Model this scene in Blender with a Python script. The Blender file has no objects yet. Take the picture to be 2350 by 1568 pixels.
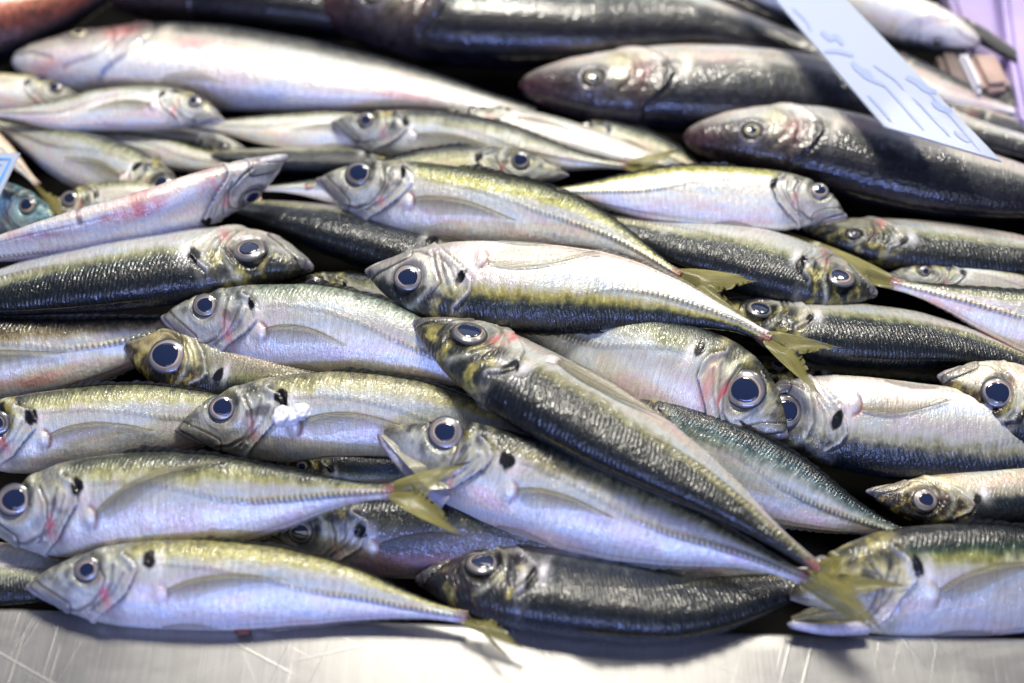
import bpy, math, random
import numpy as np
random.seed(7)
RNG = np.random.default_rng(11)
S = bpy.context.scene
COL = S.collection
# ------------------------------------------------------------------ camera
TH = math.radians(47.0)
F = np.array([0, math.cos(TH), -math.sin(TH)]); R = np.array([1.0, 0, 0]); U = np.array([0, math.sin(TH), math.cos(TH)])
DIST = 0.75; LENS = 42.0; FPX = 2350 * LENS / 36.0
CAM = -F * DIST
cd = bpy.data.cameras.new("camera"); cam = bpy.data.objects.new("camera", cd); COL.objects.link(cam)
cam.location = CAM; cam.rotation_euler = (math.pi / 2 - TH, 0, 0)
cd.lens = LENS; cd.sensor_width = 36; cd.clip_start = 0.01; cd.clip_end = 50
cd.dof.use_dof = True; cd.dof.focus_distance = 0.70; cd.dof.aperture_fstop = 2.3
S.camera = cam
# ------------------------------------------------------------------ world and lamps
w = bpy.data.worlds.new("World"); S.world = w; w.use_nodes = True
nt = w.node_tree; nt.nodes.clear()
out = nt.nodes.new('ShaderNodeOutputWorld'); bg = nt.nodes.new('ShaderNodeBackground')
tc = nt.nodes.new('ShaderNodeTexCoord'); sp = nt.nodes.new('ShaderNodeSeparateXYZ'); rp = nt.nodes.new('ShaderNodeValToRGB')
mr = nt.nodes.new('ShaderNodeMapRange'); mr.inputs['From Min'].default_value = -1; mr.inputs['From Max'].default_value = 1
nt.links.new(tc.outputs['Generated'], sp.inputs[0]); nt.links.new(sp.outputs['Y'], mr.inputs['Value'])
nt.links.new(mr.outputs[0], rp.inputs[0]); nt.links.new(rp.outputs[0], bg.inputs[0]); nt.links.new(bg.outputs[0], out.inputs[0])
rp.color_ramp.elements[0].color = (0.50, 0.58, 1.0, 1); rp.color_ramp.elements[1].color = (0.42, 0.40, 0.56, 1)
bg.inputs[1].default_value = 0.20
def area(name, loc, target, sx, sy, energy, color):
    l = bpy.data.lights.new(name, 'AREA'); l.shape = 'RECTANGLE'; l.size = sx; l.size_y = sy; l.energy = energy; l.color = color
    o = bpy.data.objects.new(name, l); COL.objects.link(o); o.location = loc
    from mathutils import Vector
    o.rotation_euler = (Vector(target) - Vector(loc)).to_track_quat('-Z', 'Y').to_euler()
    return o
area("market_lamp", (0.02, 0.50, 1.45), (0, 0.0, 0), 0.44, 0.34, 33, (1.0, 0.95, 0.82))
area("market_lamp", (0.75, 0.95, 1.3), (0.1, 0.1, 0), 0.18, 0.18, 8, (1.0, 0.93, 0.78))
area("lilac_fill_light", (0.0, 1.5, 1.7), (0, 0, 0), 3.2, 1.2, 9, (0.76, 0.82, 1.0))  # added overhead fill, there for the lilac reflection in the steel
area("daylight_opening", (0.0, -1.5, 0.9), (0, 0, 0), 1.8, 0.7, 7.5, (0.76, 0.82, 1.0))
area("daylight_gap", (-0.1, -1.3, 0.55), (0, 0, 0), 0.7, 0.08, 9.0, (0.22, 0.33, 1.0))
S.view_settings.view_transform = 'Standard'; S.view_settings.look = 'None'; S.view_settings.exposure = 0.0; S.view_settings.gamma = 1.0
S.render.engine = 'CYCLES'; S.cycles.max_bounces = 6; S.cycles.transparent_max_bounces = 8
S.cycles.use_denoising = True

# ------------------------------------------------------------------ heap geometry: a point of the heap seen at a photo pixel, at a height above the heap's base plane
SL = math.radians(8.0)
NP = np.array([0, -math.sin(SL), math.cos(SL)])
def P(px, py, h):
    px = np.asarray(px, float); py = np.asarray(py, float); h = np.asarray(h, float) * np.ones_like(px)
    d = F[None] + np.outer((px - 1175) / FPX, R) + np.outer((784 - py) / FPX, U)
    t = (h - CAM @ NP) / (d @ NP)
    return CAM[None] + d * t[:, None]
def sm(a, b, x):
    t = np.clip((x - a) / (b - a), 0, 1); return t * t * (3 - 2 * t)
def curve(pts, n=400):
    p = np.array(pts, float)
    if len(p) == 2: p = np.array([p[0], (p[0] + p[1]) / 2, p[1]])
    e = np.vstack([2 * p[0] - p[1], p, 2 * p[-1] - p[-2]])
    o = []
    for i in range(1, len(e) - 2):
        t = np.linspace(0, 1, 60, endpoint=False)[:, None]
        a, b, c, d = e[i - 1], e[i], e[i + 1], e[i + 2]
        o.append(0.5 * (2 * b + (c - a) * t + (2 * a - 5 * b + 4 * c - d) * t ** 2 + (3 * b - a - 3 * c + d) * t ** 3))
    o.append(p[-1:]); o = np.vstack(o)
    s = np.concatenate([[0], np.cumsum(np.linalg.norm(np.diff(o[:, :2], axis=0), axis=1))])
    tt = np.linspace(0, 1, n) * s[-1]
    return np.stack([np.interp(tt, s, o[:, k]) for k in range(o.shape[1])], 1), s[-1]
# value noise in numpy
def vnoise(p, seed=0):
    p = np.asarray(p, float) + seed * 17.31
    i = np.floor(p).astype(np.int64); f = p - i; f = f * f * (3 - 2 * f)
    def hsh(a):
        n = (a[:, 0] * 374761393 + a[:, 1] * 668265263 + a[:, 2] * 2147483647 + seed * 1442695) & 0xffffffff
        n = ((n ^ (n >> 13)) * 1274126177) & 0xffffffff
        return ((n ^ (n >> 16)) & 0xffff) / 65535.0
    r = 0
    for dx in (0, 1):
        for dy in (0, 1):
            for dz in (0, 1):
                wgt = np.where(dx, f[:, 0], 1 - f[:, 0]) * np.where(dy, f[:, 1], 1 - f[:, 1]) * np.where(dz, f[:, 2], 1 - f[:, 2])
                r = r + wgt * hsh(i + np.array([dx, dy, dz]))
    return r
def fbm(p, seed=0, o=3):
    a = 0.5; r = 0; t = 0
    for k in range(o):
        r = r + a * vnoise(np.asarray(p) * 2 ** k, seed + k); t += a; a *= .5
    return r / t
def dpoly(x, y, pts):
    best = np.full(x.shape, 9.0); par = np.zeros(x.shape); n = len(pts) - 1
    for k in range(n):
        (ax, ay), (bx, by) = pts[k], pts[k + 1]
        vx, vy = bx - ax, by - ay
        t = np.clip(((x - ax) * vx + (y - ay) * vy) / (vx * vx + vy * vy + 1e-12), 0, 1)
        d = np.hypot(x - ax - t * vx, y - ay - t * vy)
        m = d < best; best = np.where(m, d, best); par = np.where(m, (k + t) / n, par)
    return best, par
# ------------------------------------------------------------------ materials
def mat(name):
    m = bpy.data.materials.new(name); m.use_nodes = True
    n = m.node_tree; b = n.nodes['Principled BSDF']; return m, n, b
def N(nt, t, **k):
    n = nt.nodes.new(t)
    for a, v in k.items():
        if a.startswith('i_'):
            n.inputs[int(a[2:]) if a[2:].isdigit() else a[2:].replace('_', ' ')].default_value = v
        else: setattr(n, a, v)
    return n
def ramp(nt, stops, fac=None):
    r = nt.nodes.new('ShaderNodeValToRGB'); e = r.color_ramp.elements
    while len(e) < len(stops): e.new(0.5)
    for k, (p, c) in enumerate(stops):
        e[k].position = p; e[k].color = (*c, 1) if len(c) == 3 else c
    if fac is not None: nt.links.new(fac, r.inputs[0])
    return r
def mth(nt, op, a, b=None, clamp=False):
    n = nt.nodes.new('ShaderNodeMath'); n.operation = op; n.use_clamp = clamp
    for k, v in enumerate((a, b)):
        if v is None: continue
        if isinstance(v, (int, float)): n.inputs[k].default_value = v
        else: nt.links.new(v, n.inputs[k])
    return n.outputs[0]
def vmul(nt, v, s):
    n = nt.nodes.new('ShaderNodeVectorMath'); n.operation = 'MULTIPLY'; nt.links.new(v, n.inputs[0]); n.inputs[1].default_value = s; return n.outputs[0]
def mixc(nt, mode, fac, a, b):
    n = nt.nodes.new('ShaderNodeMix'); n.data_type = 'RGBA'; n.blend_type = mode
    for i, v in ((0, fac), (6, a), (7, b)):
        if isinstance(v, (int, float)): n.inputs[i].default_value = v
        elif isinstance(v, tuple): n.inputs[i].default_value = (*v, 1)
        else: nt.links.new(v, n.inputs[i])
    return n.outputs[2]
def skin_material(name, kind):
    m, nt, b = mat(name); L = nt.links.new
    at = N(nt, 'ShaderNodeAttribute', attribute_name='rest'); ca = N(nt, 'ShaderNodeAttribute', attribute_name='pigment')
    ma = N(nt, 'ShaderNodeAttribute', attribute_name='mask')
    sep = N(nt, 'ShaderNodeSeparateXYZ'); L(ma.outputs['Vector'], sep.inputs[0])
    sil, bak, wet = sep.outputs
    oi = N(nt, 'ShaderNodeObjectInfo'); off = N(nt, 'ShaderNodeVectorMath', operation='ADD')
    sc = mth(nt, 'MULTIPLY', oi.outputs['Random'], 31.0); L(at.outputs['Vector'], off.inputs[0]); L(sc, off.inputs[1])
    rest = off.outputs[0]
    r3 = N(nt, 'ShaderNodeSeparateXYZ'); L(at.outputs['Vector'], r3.inputs[0]); rx, ry, rz = r3.outputs
    streak = N(nt, 'ShaderNodeTexNoise', i_Scale=1.0, i_Detail=3.0); L(vmul(nt, rest, (260, 45, 45)), streak.inputs['Vector'])
    fine = N(nt, 'ShaderNodeTexNoise', i_Scale=330.0, i_Detail=2.0); L(rest, fine.inputs['Vector'])
    spk = N(nt, 'ShaderNodeTexNoise', i_Scale=75.0, i_Detail=5.0, i_Roughness=.65); L(vmul(nt, rest, (1, .8, .8)), spk.inputs['Vector'])
    big = N(nt, 'ShaderNodeTexNoise', i_Scale=1.0, i_Detail=4.0, i_Distortion=.6); L(vmul(nt, rest, (8, 26, 26)), big.inputs['Vector'])
    # pigment with streaks and speckles
    s1 = ramp(nt, [(.30, (.80,) * 3), (.70, (1.16,) * 3)], streak.outputs[0])
    c = mixc(nt, 'MULTIPLY', .8, ca.outputs['Color'], s1.outputs[0])
    s2 = ramp(nt, [(.36, (.25,) * 3), (.52, (.85,) * 3), (.70, (1.9,) * 3)], spk.outputs[0])
    c = mixc(nt, 'MULTIPLY', mth(nt, 'MULTIPLY', bak, .85), c, s2.outputs[0])
    # pastel sheen
    ir = ramp(nt, [(.28, (.74, .85, 1.0)), (.38, (.88, .95, .96)), (.46, (1.0, .98, .88)), (.53, (1.0, .93, .72)), (.60, (1.0, .80, .70)), (.68, (1.0, .80, .84)), (.76, (.84, .86, 1.0))], big.outputs[0])
    c = mixc(nt, 'MULTIPLY', mth(nt, 'MULTIPLY', sil, .60), c, ir.outputs[0])
    f2 = ramp(nt, [(.3, (.90,) * 3), (.7, (1.08,) * 3)], fine.outputs[0])
    c = mixc(nt, 'MULTIPLY', .7, c, f2.outputs[0])
    L(c, b.inputs['Base Color'])
    # relief: muscle segments or scales
    if kind == 'mackerel':
        ay = mth(nt, 'ABSOLUTE', mth(nt, 'SUBTRACT', ry, .015))
        ph = mth(nt, 'ADD', mth(nt, 'MULTIPLY', rx, 620.0), mth(nt, 'MULTIPLY', ay, -260.0))
        ph = mth(nt, 'ADD', ph, mth(nt, 'MULTIPLY', big.outputs[0], 9.0))
        amp = ramp(nt, [(.40, (.0,) * 3), (.62, (1.0,) * 3)], spk.outputs[0]); wv = mth(nt, 'MULTIPLY', mth(nt, 'MULTIPLY', mth(nt, 'SINE', ph), amp.outputs[0]), mth(nt, 'ADD', mth(nt, 'MULTIPLY', bak, 1.0), .12))
        h = mth(nt, 'ADD', mth(nt, 'MULTIPLY', wv, .30), mth(nt, 'MULTIPLY', fine.outputs[0], .5))
    else:
        vo = N(nt, 'ShaderNodeTexVoronoi', i_Scale=1.0, i_Randomness=.55); L(vmul(nt, rest, (115, 120, 120)), vo.inputs['Vector'])
        h = mth(nt, 'ADD', mth(nt, 'MULTIPLY', vo.outputs['Distance'], -.7), mth(nt, 'MULTIPLY', fine.outputs[0], .8))
    h = mth(nt, 'ADD', h, mth(nt, 'MULTIPLY', spk.outputs[0], 1.6))
    h = mth(nt, 'ADD', h, mth(nt, 'MULTIPLY', streak.outputs[0], .7))
    bp = N(nt, 'ShaderNodeBump', i_Strength=.6, i_Distance=.0007); L(h, bp.inputs['Height']); L(bp.outputs[0], b.inputs['Normal'])
    wt = N(nt, 'ShaderNodeTexNoise', i_Scale=1.0, i_Detail=1.5); L(vmul(nt, rest, (120, 75, 75)), wt.inputs['Vector'])
    h2 = mth(nt, 'ADD', mth(nt, 'MULTIPLY', wt.outputs[0], 1.2 if kind == 'mackerel' else .55), mth(nt, 'MULTIPLY', wv if kind == 'mackerel' else vo.outputs['Distance'], .20 if kind == 'mackerel' else -.45))
    bp2 = N(nt, 'ShaderNodeBump', i_Strength=1.0, i_Distance=.0007); L(h2, bp2.inputs['Height']); L(bp2.outputs[0], b.inputs['Coat Normal'])
    L(mth(nt, 'MULTIPLY', sil, .30), b.inputs['Metallic'])
    b.inputs['Roughness'].default_value = .36
    b.inputs['IOR'].default_value = 1.33; b.inputs['Coat Weight'].default_value = 1.0; b.inputs['Coat Roughness'].default_value = .055 if kind == 'mackerel' else .12; b.inputs['Coat IOR'].default_value = 1.42
    b.inputs['Subsurface Weight'].default_value = 0.0
    return m
M_SCAD = skin_material('mackerel_skin', 'mackerel'); M_BASS = skin_material('bass_skin', 'bass')
def eye_material():
    m, nt, b = mat('fish_eye'); L = nt.links.new
    ca = N(nt, 'ShaderNodeAttribute', attribute_name='pigment'); L(ca.outputs['Color'], b.inputs['Base Color'])
    b.inputs['Roughness'].default_value = .30; b.inputs['Metallic'].default_value = .1
    b.inputs['Coat Weight'].default_value = 1; b.inputs['Coat Roughness'].default_value = .02
    return m
M_EYE = eye_material()
def plain(name, col, rough=.4, metal=0, coat=0, noise=None):
    m, nt, b = mat(name); b.inputs['Roughness'].default_value = rough; b.inputs['Metallic'].default_value = metal
    b.inputs['Coat Weight'].default_value = coat; b.inputs['Coat Roughness'].default_value = .05
    if noise:
        tcn = N(nt, 'ShaderNodeTexCoord'); n = N(nt, 'ShaderNodeTexNoise', i_Scale=noise, i_Detail=5.0); nt.links.new(tcn.outputs['Object'], n.inputs['Vector'])
        r = ramp(nt, [(.3, tuple(c * .6 for c in col)), (.7, tuple(min(1, c * 1.3) for c in col))], n.outputs[0]); nt.links.new(r.outputs[0], b.inputs['Base Color'])
        bp = N(nt, 'ShaderNodeBump', i_Strength=.4, i_Distance=.001); nt.links.new(n.outputs[0], bp.inputs['Height']); nt.links.new(bp.outputs[0], b.inputs['Normal'])
    else: b.inputs['Base Color'].default_value = (*col, 1)
    return m
M_PUPIL = plain('pupil', (.010, .019, .052), .10, 0, 1); M_PUPIL.node_tree.nodes['Principled BSDF'].inputs['Coat Roughness'].default_value = .01
def fin_material(name, c0, c1, a0, a1):
    m, nt, b = mat(name); L = nt.links.new
    at = N(nt, 'ShaderNodeAttribute', attribute_name='rest'); s = N(nt, 'ShaderNodeSeparateXYZ'); L(at.outputs['Vector'], s.inputs[0])
    u, wv, rays = s.outputs   # u along the ray, wv across, rays = number of rays
    nz = N(nt, 'ShaderNodeTexNoise', i_Scale=1.0, i_Detail=3.0); L(vmul(nt, at.outputs['Vector'], (5, 9, 1)), nz.inputs['Vector'])
    ph = mth(nt, 'MULTIPLY', mth(nt, 'MULTIPLY', wv, rays), 6.2832)
    ray = mth(nt, 'ADD', mth(nt, 'MULTIPLY', mth(nt, 'COSINE', mth(nt, 'ADD', ph, mth(nt, 'MULTIPLY', nz.outputs[0], 2.0))), .5), .5)
    ray = mth(nt, 'POWER', ray, 2.2)
    c = mixc(nt, 'MIX', ray, c0, c1)
    r = ramp(nt, [(.3, (.6,) * 3), (.75, (1.4,) * 3)], nz.outputs[0])
    c = mixc(nt, 'MULTIPLY', .8, c, r.outputs[0]); L(c, b.inputs['Base Color'])
    ca = N(nt, 'ShaderNodeAttribute', attribute_name='mask'); s2 = N(nt, 'ShaderNodeSeparateXYZ'); L(ca.outputs['Vector'], s2.inputs[0])
    al = mth(nt, 'ADD', a0, mth(nt, 'MULTIPLY', ray, a1 - a0))
    al = mth(nt, 'MULTIPLY', al, s2.outputs[0], True); L(al, b.inputs['Alpha'])
    bp = N(nt, 'ShaderNodeBump', i_Strength=.7, i_Distance=.0004); L(ray, bp.inputs['Height']); L(bp.outputs[0], b.inputs['Normal'])
    b.inputs['Roughness'].default_value = .5; b.inputs['Coat Weight'].default_value = .25; b.inputs['Coat Roughness'].default_value = .2
    return m
M_PEC = fin_material('pectoral_fin_skin', (.38, .34, .18), (.035, .03, .014), .42, .97)
M_PECD = fin_material('dark_fin_skin', (.10, .10, .09), (.02, .02, .025), .55, .95)
M_TAIL = fin_material('tail_fin_skin', (.30, .27, .06), (.06, .05, .012), .68, .97)
M_TAILD = fin_material('dark_tail_skin', (.05, .048, .025), (.012, .012, .012), .8, .98)
M_CLEAR = fin_material('clear_fin_skin', (.55, .53, .48), (.18, .17, .13), .35, .85)

# ------------------------------------------------------------------ mesh helpers
def mesh_obj(name, V, Fc, m, parent=None, attrs=None, smooth=True):
    me = bpy.data.meshes.new(name)
    V = np.asarray(V, np.float32); Fc = np.asarray(Fc, np.int32)
    me.vertices.add(len(V)); me.vertices.foreach_set('co', V.ravel())
    k = Fc.shape[1]
    me.loops.add(Fc.size); me.loops.foreach_set('vertex_index', Fc.ravel())
    me.polygons.add(len(Fc)); me.polygons.foreach_set('loop_start', np.arange(0, Fc.size, k, dtype=np.int32))
    me.polygons.foreach_set('loop_total', np.full(len(Fc), k, np.int32))
    me.polygons.foreach_set('use_smooth', np.full(len(Fc), smooth))
    for a, (typ, dat) in (attrs or {}).items():
        at = me.attributes.new(a, typ, 'POINT')
        at.data.foreach_set('color' if typ == 'FLOAT_COLOR' else 'vector', np.asarray(dat, np.float32).ravel())
    me.update(); me.validate()
    me.materials.append(m)
    o = bpy.data.objects.new(name, me); COL.objects.link(o)
    if parent is not None: o.parent = parent
    return o
def grid_faces(nu, nv, wrap=False):
    i = np.arange(nu - 1)[:, None]; j = np.arange(nv if wrap else nv - 1)[None]
    j2 = (j + 1) % nv
    return np.stack([i * nv + j, (i + 1) * nv + j, (i + 1) * nv + j2, i * nv + j2], -1).reshape(-1, 4)
def thing(name, label, cat, loc, group=None):
    o = bpy.data.objects.new(name, None); COL.objects.link(o); o.empty_display_size = .02
    o['label'] = label; o['category'] = cat
    if group: o['group'] = group

    o.location = [float(x) for x in loc]
    return o
# ------------------------------------------------------------------ species
PR = {
 'scad': dict(
  d=([0, .006, .02, .05, .09, .14, .20, .27, .36, .46, .56, .66, .75, .84, .91, .96, 1], [.003, .011, .021, .039, .058, .076, .090, .097, .100, .098, .089, .073, .054, .033, .020, .015, .016]),
  v=([0, .006, .02, .05, .09, .14, .20, .27, .36, .46, .56, .66, .75, .84, .91, .96, 1], [.003, .013, .026, .046, .065, .082, .094, .100, .102, .100, .092, .076, .055, .032, .019, .015, .016]),
  b=([0, .006, .02, .06, .12, .20, .30, .42, .55, .70, .85, .95, 1], [.002, .009, .017, .031, .044, .053, .058, .058, .050, .034, .017, .009, .005]),
  eye=(.118, .028, .038), spot=(.247, .040)),
 'bass': dict(
  d=([0, .01, .03, .08, .14, .22, .30, .40, .55, .68, .80, .90, 1], [.006, .022, .036, .057, .075, .090, .098, .100, .093, .075, .050, .034, .030]),
  v=([0, .01, .03, .08, .14, .22, .30, .40, .55, .68, .80, .90, 1], [.006, .020, .034, .057, .075, .090, .098, .100, .092, .072, .048, .034, .030]),
  b=([0, .01, .04, .10, .18, .28, .40, .55, .70, .85, 1], [.003, .018, .034, .052, .064, .070, .070, .060, .042, .022, .010]),
  eye=(.135, .022, .021), spot=(.27, .030)),
}
class Fish: pass
def paint_scad(x, y, z, yy, dd, f):
    """pigment, mask(silver, back, wet), relief at rest coordinates of the straight fish; yy = y / local half depth"""
    n = len(x); seed = f.seed; p3 = np.stack([x, y, z], 1)
    n1 = fbm(p3 * 14, seed, 3) - .5; n2 = fbm(p3 * np.array([60, 18, 18]), seed + 3, 3) - .5; n3 = fbm(p3 * 70, seed + 9, 3) - .5
    dk = f.dark
    q = yy + n1 * .16 + n2 * .22 + (dk - 1) * .75
    deep = np.array([.006, .010, .014]); green = np.array(f.green); olive = np.array(f.olive)
    silv = np.array(f.silver); belly = np.array(f.belly)
    wS = sm(.05, -.55, q)[:, None]
    c = silv * (1 - wS) + belly * wS
    wO = (sm(.18, .50, q) * np.clip(.35 + 1.5 * fbm(p3 * np.array([11, 16, 16]), seed + 55, 3), 0, 1))[:, None]; c = c * (1 - wO) + olive * wO
    wG = sm(.44, .72, q)[:, None] * min(1, dk); c = c * (1 - wG) + green * wG
    wD = sm(.56, .88, q)[:, None] * min(1, dk); c = c * (1 - wD) + deep * wD
    bak = sm(.25, .65, q)
    sil = 1 - sm(.15, .55, q)
    # olive flush low on the back where scutes meet the tail
    disp = np.zeros(n)
    hx = x / f.hs
    # lateral line: arched then straight with bony scutes
    yl = np.interp(x, [.24, .32, .42, .52, .60, .68, 1.0], [.050, .052, .045, .028, .008, .0, 0.0])
    dl = np.abs(y - yl)
    on = sm(.25, .30, x)
    wl = np.interp(x, [.25, .5, .62, .8, .93, 1], [.0035, .005, .0085, .010, .007, .003])
    band = np.clip(1 - dl / wl, 0, 1) * on
    tick = .5 + .5 * np.sin(x * 2 * math.pi / .0125 + (y - yl) * 90)
    strong = sm(.5, .75, x)
    disp += band * (.0008 + .0036 * strong * tick)
    c *= (1 - (.35 + .50 * strong) * np.sqrt(band) * (1 - tick) * sm(0, .35, band))[:, None]
    tg = (band > 0) * strong * tick * .45 * (y > yl - .002); c = c * (1 - tg[:, None]) + np.array([.42, .36, .10]) * tg[:, None]
    edge = np.exp(-((y - yl + .006) / .0022) ** 2) * on * .28; c *= (1 - edge)[:, None]
    # vertical muscle segments shining through the flank
    seg = np.sin(2 * math.pi * (x / .020 + np.abs(y) * 6 + n1 * 1.2)); c *= (1 + .055 * seg * sm(.28, .4, x))[:, None]
    # ---- head
    hd = 1 - sm(.225, .275, hx + .35 * np.abs(y - .02))
    e_x, e_y, e_r = f.eye
    er = np.hypot(x - e_x, y - e_y) / e_r
    ds = max(0, dk - 1) * .085; topd = sm(.014 - ds, .040 - ds, y - .12 * hx) * hd
    snout = (1 - sm(.02, .085, hx)) * hd
    mott = fbm(p3 * 38, seed + 21, 3) - .5
    headc = np.array(f.headc); cheek = np.array(f.cheek)
    ch = cheek * (1 + 1.8 * mott[:, None]) * (1 - .25 * n3[:, None])
    c = c * (1 - hd[:, None] * .75) + ch * hd[:, None] * .75
    tw = np.clip(topd + snout * .62 * sm(-.035, .01, y), 0, 1)[:, None] * f.headdark
    c = c * (1 - tw) + (headc * (1 + 1.6 * mott[:, None])) * tw
    yel = np.clip(sm(.02, .16, mott) * sm(-.01, .03, y) * hd, 0, 1)[:, None] * .6 * f.headdark; c = c * (1 - yel) + np.array([.50, .44, .12]) * yel
    bl = np.clip(sm(.05, .16, -mott) * sm(-.03, .03, y) * hd, 0, 1)[:, None] * .85 * (.4 + .6 * f.headdark); c = c * (1 - bl) + np.array([.02, .03, .03]) * bl
    bak = np.maximum(bak * (1 - .3 * hd), tw[:, 0] * .8); sil = sil * (1 - .25 * hd) * (1 - .8 * tw[:, 0])
    tp = (1 - sm(.008, .040, hx + .5 * np.maximum(-y - .005, 0))) * (.35 + .5 * f.headdark); tp = tp[:, None]; c = c * (1 - tp) + np.array([.035, .026, .022]) * tp; sil *= 1 - tp[:, 0]
    # orbit
    ring = np.exp(-((er - .98) / .16) ** 2); c *= (1 - .45 * ring)[:, None]
    ring2 = np.exp(-((er - 1.42) / .13) ** 2) * sm(-.4, .6, (x - e_x) / e_r + .3); c = c * (1 - .5 * ring2[:, None]) + np.array([.62, .63, .50]) * .5 * ring2[:, None]
    disp += -.007 * (1 - sm(.75, 1.02, er)) + .0022 * np.exp(-((er - 1.2) / .14) ** 2) + .0014 * ring2
    # opercle rear edge
    H = f.hs
    j = f.jv; oy_ = [.070, .056, .036, .012, -.018, -.050, -.078]; ox_ = [(.215 + j[0]) * H, (.245 + j[1] * .5) * H, (.258 + j[2] * .4) * H, (.252 + j[3]) * H, (.230 + j[4]) * H, (.195 + j[5]) * H, (.155 + j[6]) * H]; op = list(zip(ox_, oy_))
    d_, _ = dpoly(x, y, op)
    inside = x < np.interp(y, oy_[::-1], ox_[::-1])
    step = np.where(inside, np.exp(-(d_ / .010) ** 2) * .0065, -.0045 * np.exp(-(d_ / .005) ** 2))
    disp += step
    ln = np.exp(-(d_ / .0036) ** 2) * (~inside); c *= (1 - .85 * ln)[:, None]
    rim = np.exp(-((d_ - .004) / .004) ** 2) * inside * .4; c = c * (1 - rim[:, None]) + np.array([.75, .74, .78]) * rim[:, None]
    # preopercle
    for poly, wd, a in (([((.165 + j[7]) * H, .052), ((.178 + j[0]) * H, .02), ((.176 + j[1]) * H, -.012), ((.158 + j[2]) * H, -.040), (.120 * H, -.056), (.09 * H, -.055)], .0030, .68),
                        ([((.205 + j[3]) * H, .045), ((.198 + j[4]) * H, .01), (.178 * H, -.03), (.15 * H, -.055)], .0028, .55),
                        ([(.225 * H, .03), (.205 * H, -.01), (.17 * H, -.045)], .0022, .45)):
        d2, _ = dpoly(x, y, poly); g = np.exp(-(d2 / wd) ** 2); disp -= .0030 * g; c *= (1 - a * g)[:, None]
        disp += .0020 * np.exp(-((d2 - .006) / .004) ** 2)
    # radiating veins on the gill cover
    # maxilla and mouth
    if not f.open:
        mx = [(.008, .006), (.042, -.016), (.086, -.050)]
        d3, pr = dpoly(x, y, mx); wid = .0045 + .0115 * pr
        pl = 1 - sm(wid * .8, wid * 1.1, d3); disp += .0022 * pl
        c = c * (1 - .65 * pl[:, None]) + np.array(f.lip) * .65 * pl[:, None]
        ed = np.exp(-((d3 - wid * 1.05) / .0026) ** 2); c *= (1 - .92 * ed)[:, None]; disp -= .0012 * ed
        lj, _ = dpoly(x, y, [(.0, -.004), (.028, -.030), (.075, -.062), (.12, -.078)]); g = np.exp(-(lj / .007) ** 2)
        c = c * (1 - .55 * g[:, None]) + np.array([.46, .44, .56]) * .55 * g[:, None]; sil = np.maximum(sil, g * .7)
    else:
        d3, pr = dpoly(x, y, [(.004, -.006), (.04, -.020), (.085, -.036)]); g = np.exp(-(d3 / .006) ** 2); c = c * (1 - .6 * g[:, None]) + np.array([.5, .5, .42]) * .6 * g[:, None]
    # nostril
    dn = np.hypot(x - (e_x - .055), y - (e_y + .010)); g = np.exp(-(dn / .0032) ** 2); c *= (1 - .85 * g)[:, None]; disp -= .002 * g
    sx, sy = f.spot
    wf = np.exp(-(np.hypot((x - sx + .018) / .012, (y - sy + .006) / .020)) ** 2) * .6; c = c * (1 - wf[:, None]) + np.array([.74, .72, .70]) * wf[:, None]
    wf2 = np.exp(-(np.hypot((x - sx - .022) / .014, (y - sy + .016) / .026)) ** 2) * .75; c = c * (1 - wf2[:, None]) + np.array([.88, .86, .90]) * wf2[:, None]; bak *= 1 - wf2
    # gill blood
    if f.red:
        rr = np.exp(-(((x - .185 * H) + .25 * (y + .02)) / .010) ** 2) * np.exp(-((y + .022) / .026) ** 2)
        rr = np.exp(-(((x - .185 * H) + .25 * (y + .02)) / .014) ** 2) * np.exp(-((y + .020) / .034) ** 2); rr *= 1.15 * f.red * np.clip(.45 + 3.0 * (fbm(p3 * np.array([75, 42, 42]), seed + 31, 3) - .5), 0, 1)
        rr = rr[:, None]; rr = np.clip(rr, 0, .95); c = c * (1 - rr) + np.array([.60, .14, .17]) * rr
    # pectoral knob with its blood rim
    if f.pec:
        kx, ky = f.pecbase
        dkb = np.hypot(x - kx, (y - ky) / 1.25); kn = np.exp(-(dkb / .015) ** 2); disp += .0085 * kn * f.kv
        c = c * (1 - .8 * kn[:, None]) + np.array([.84, .82, .86]) * .8 * kn[:, None]
        cr = np.exp(-((dkb - .0185) / .0040) ** 2) * sm(-.2, .7, (x - kx) / .014 + .2 * (y - ky) / .014)
        cc = np.array([.20, .02, .03]) if f.red else np.array([.05, .04, .04])
        c = c * (1 - .92 * cr[:, None] * f.kv) + cc * .92 * cr[:, None] * f.kv; disp -= .002 * cr
    # black opercular spot
    sx, sy = f.spot
    a = ((x - sx) * .95 + (y - sy) * .30) / (.0135 * f.sv); bb = ((y - sy) * .95 - (x - sx) * .30) / (.0215 * (.85 + .15 * f.sv))
    rs = np.hypot(a, bb) + n3 * 1.0 + (mott * .9); sp_ = (1 - sm(.78, 1.05, rs))
    c = c * (1 - sp_[:, None]) + np.array([.004, .004, .006]) * sp_[:, None]; sil *= 1 - sp_; bak *= 1 - .8 * sp_
    for (mx_, my_, r1, r2, cc_, st_) in f.marks:
        g = np.exp(-(((x - mx_) / r1) ** 2 + ((y - my_) / r2) ** 2) ** 1.5) * np.clip(.75 + 2.0 * n2, 0, 1) * st_; c = c * (1 - g[:, None]) + np.array(cc_) * g[:, None]; disp -= .0015 * g
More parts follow.
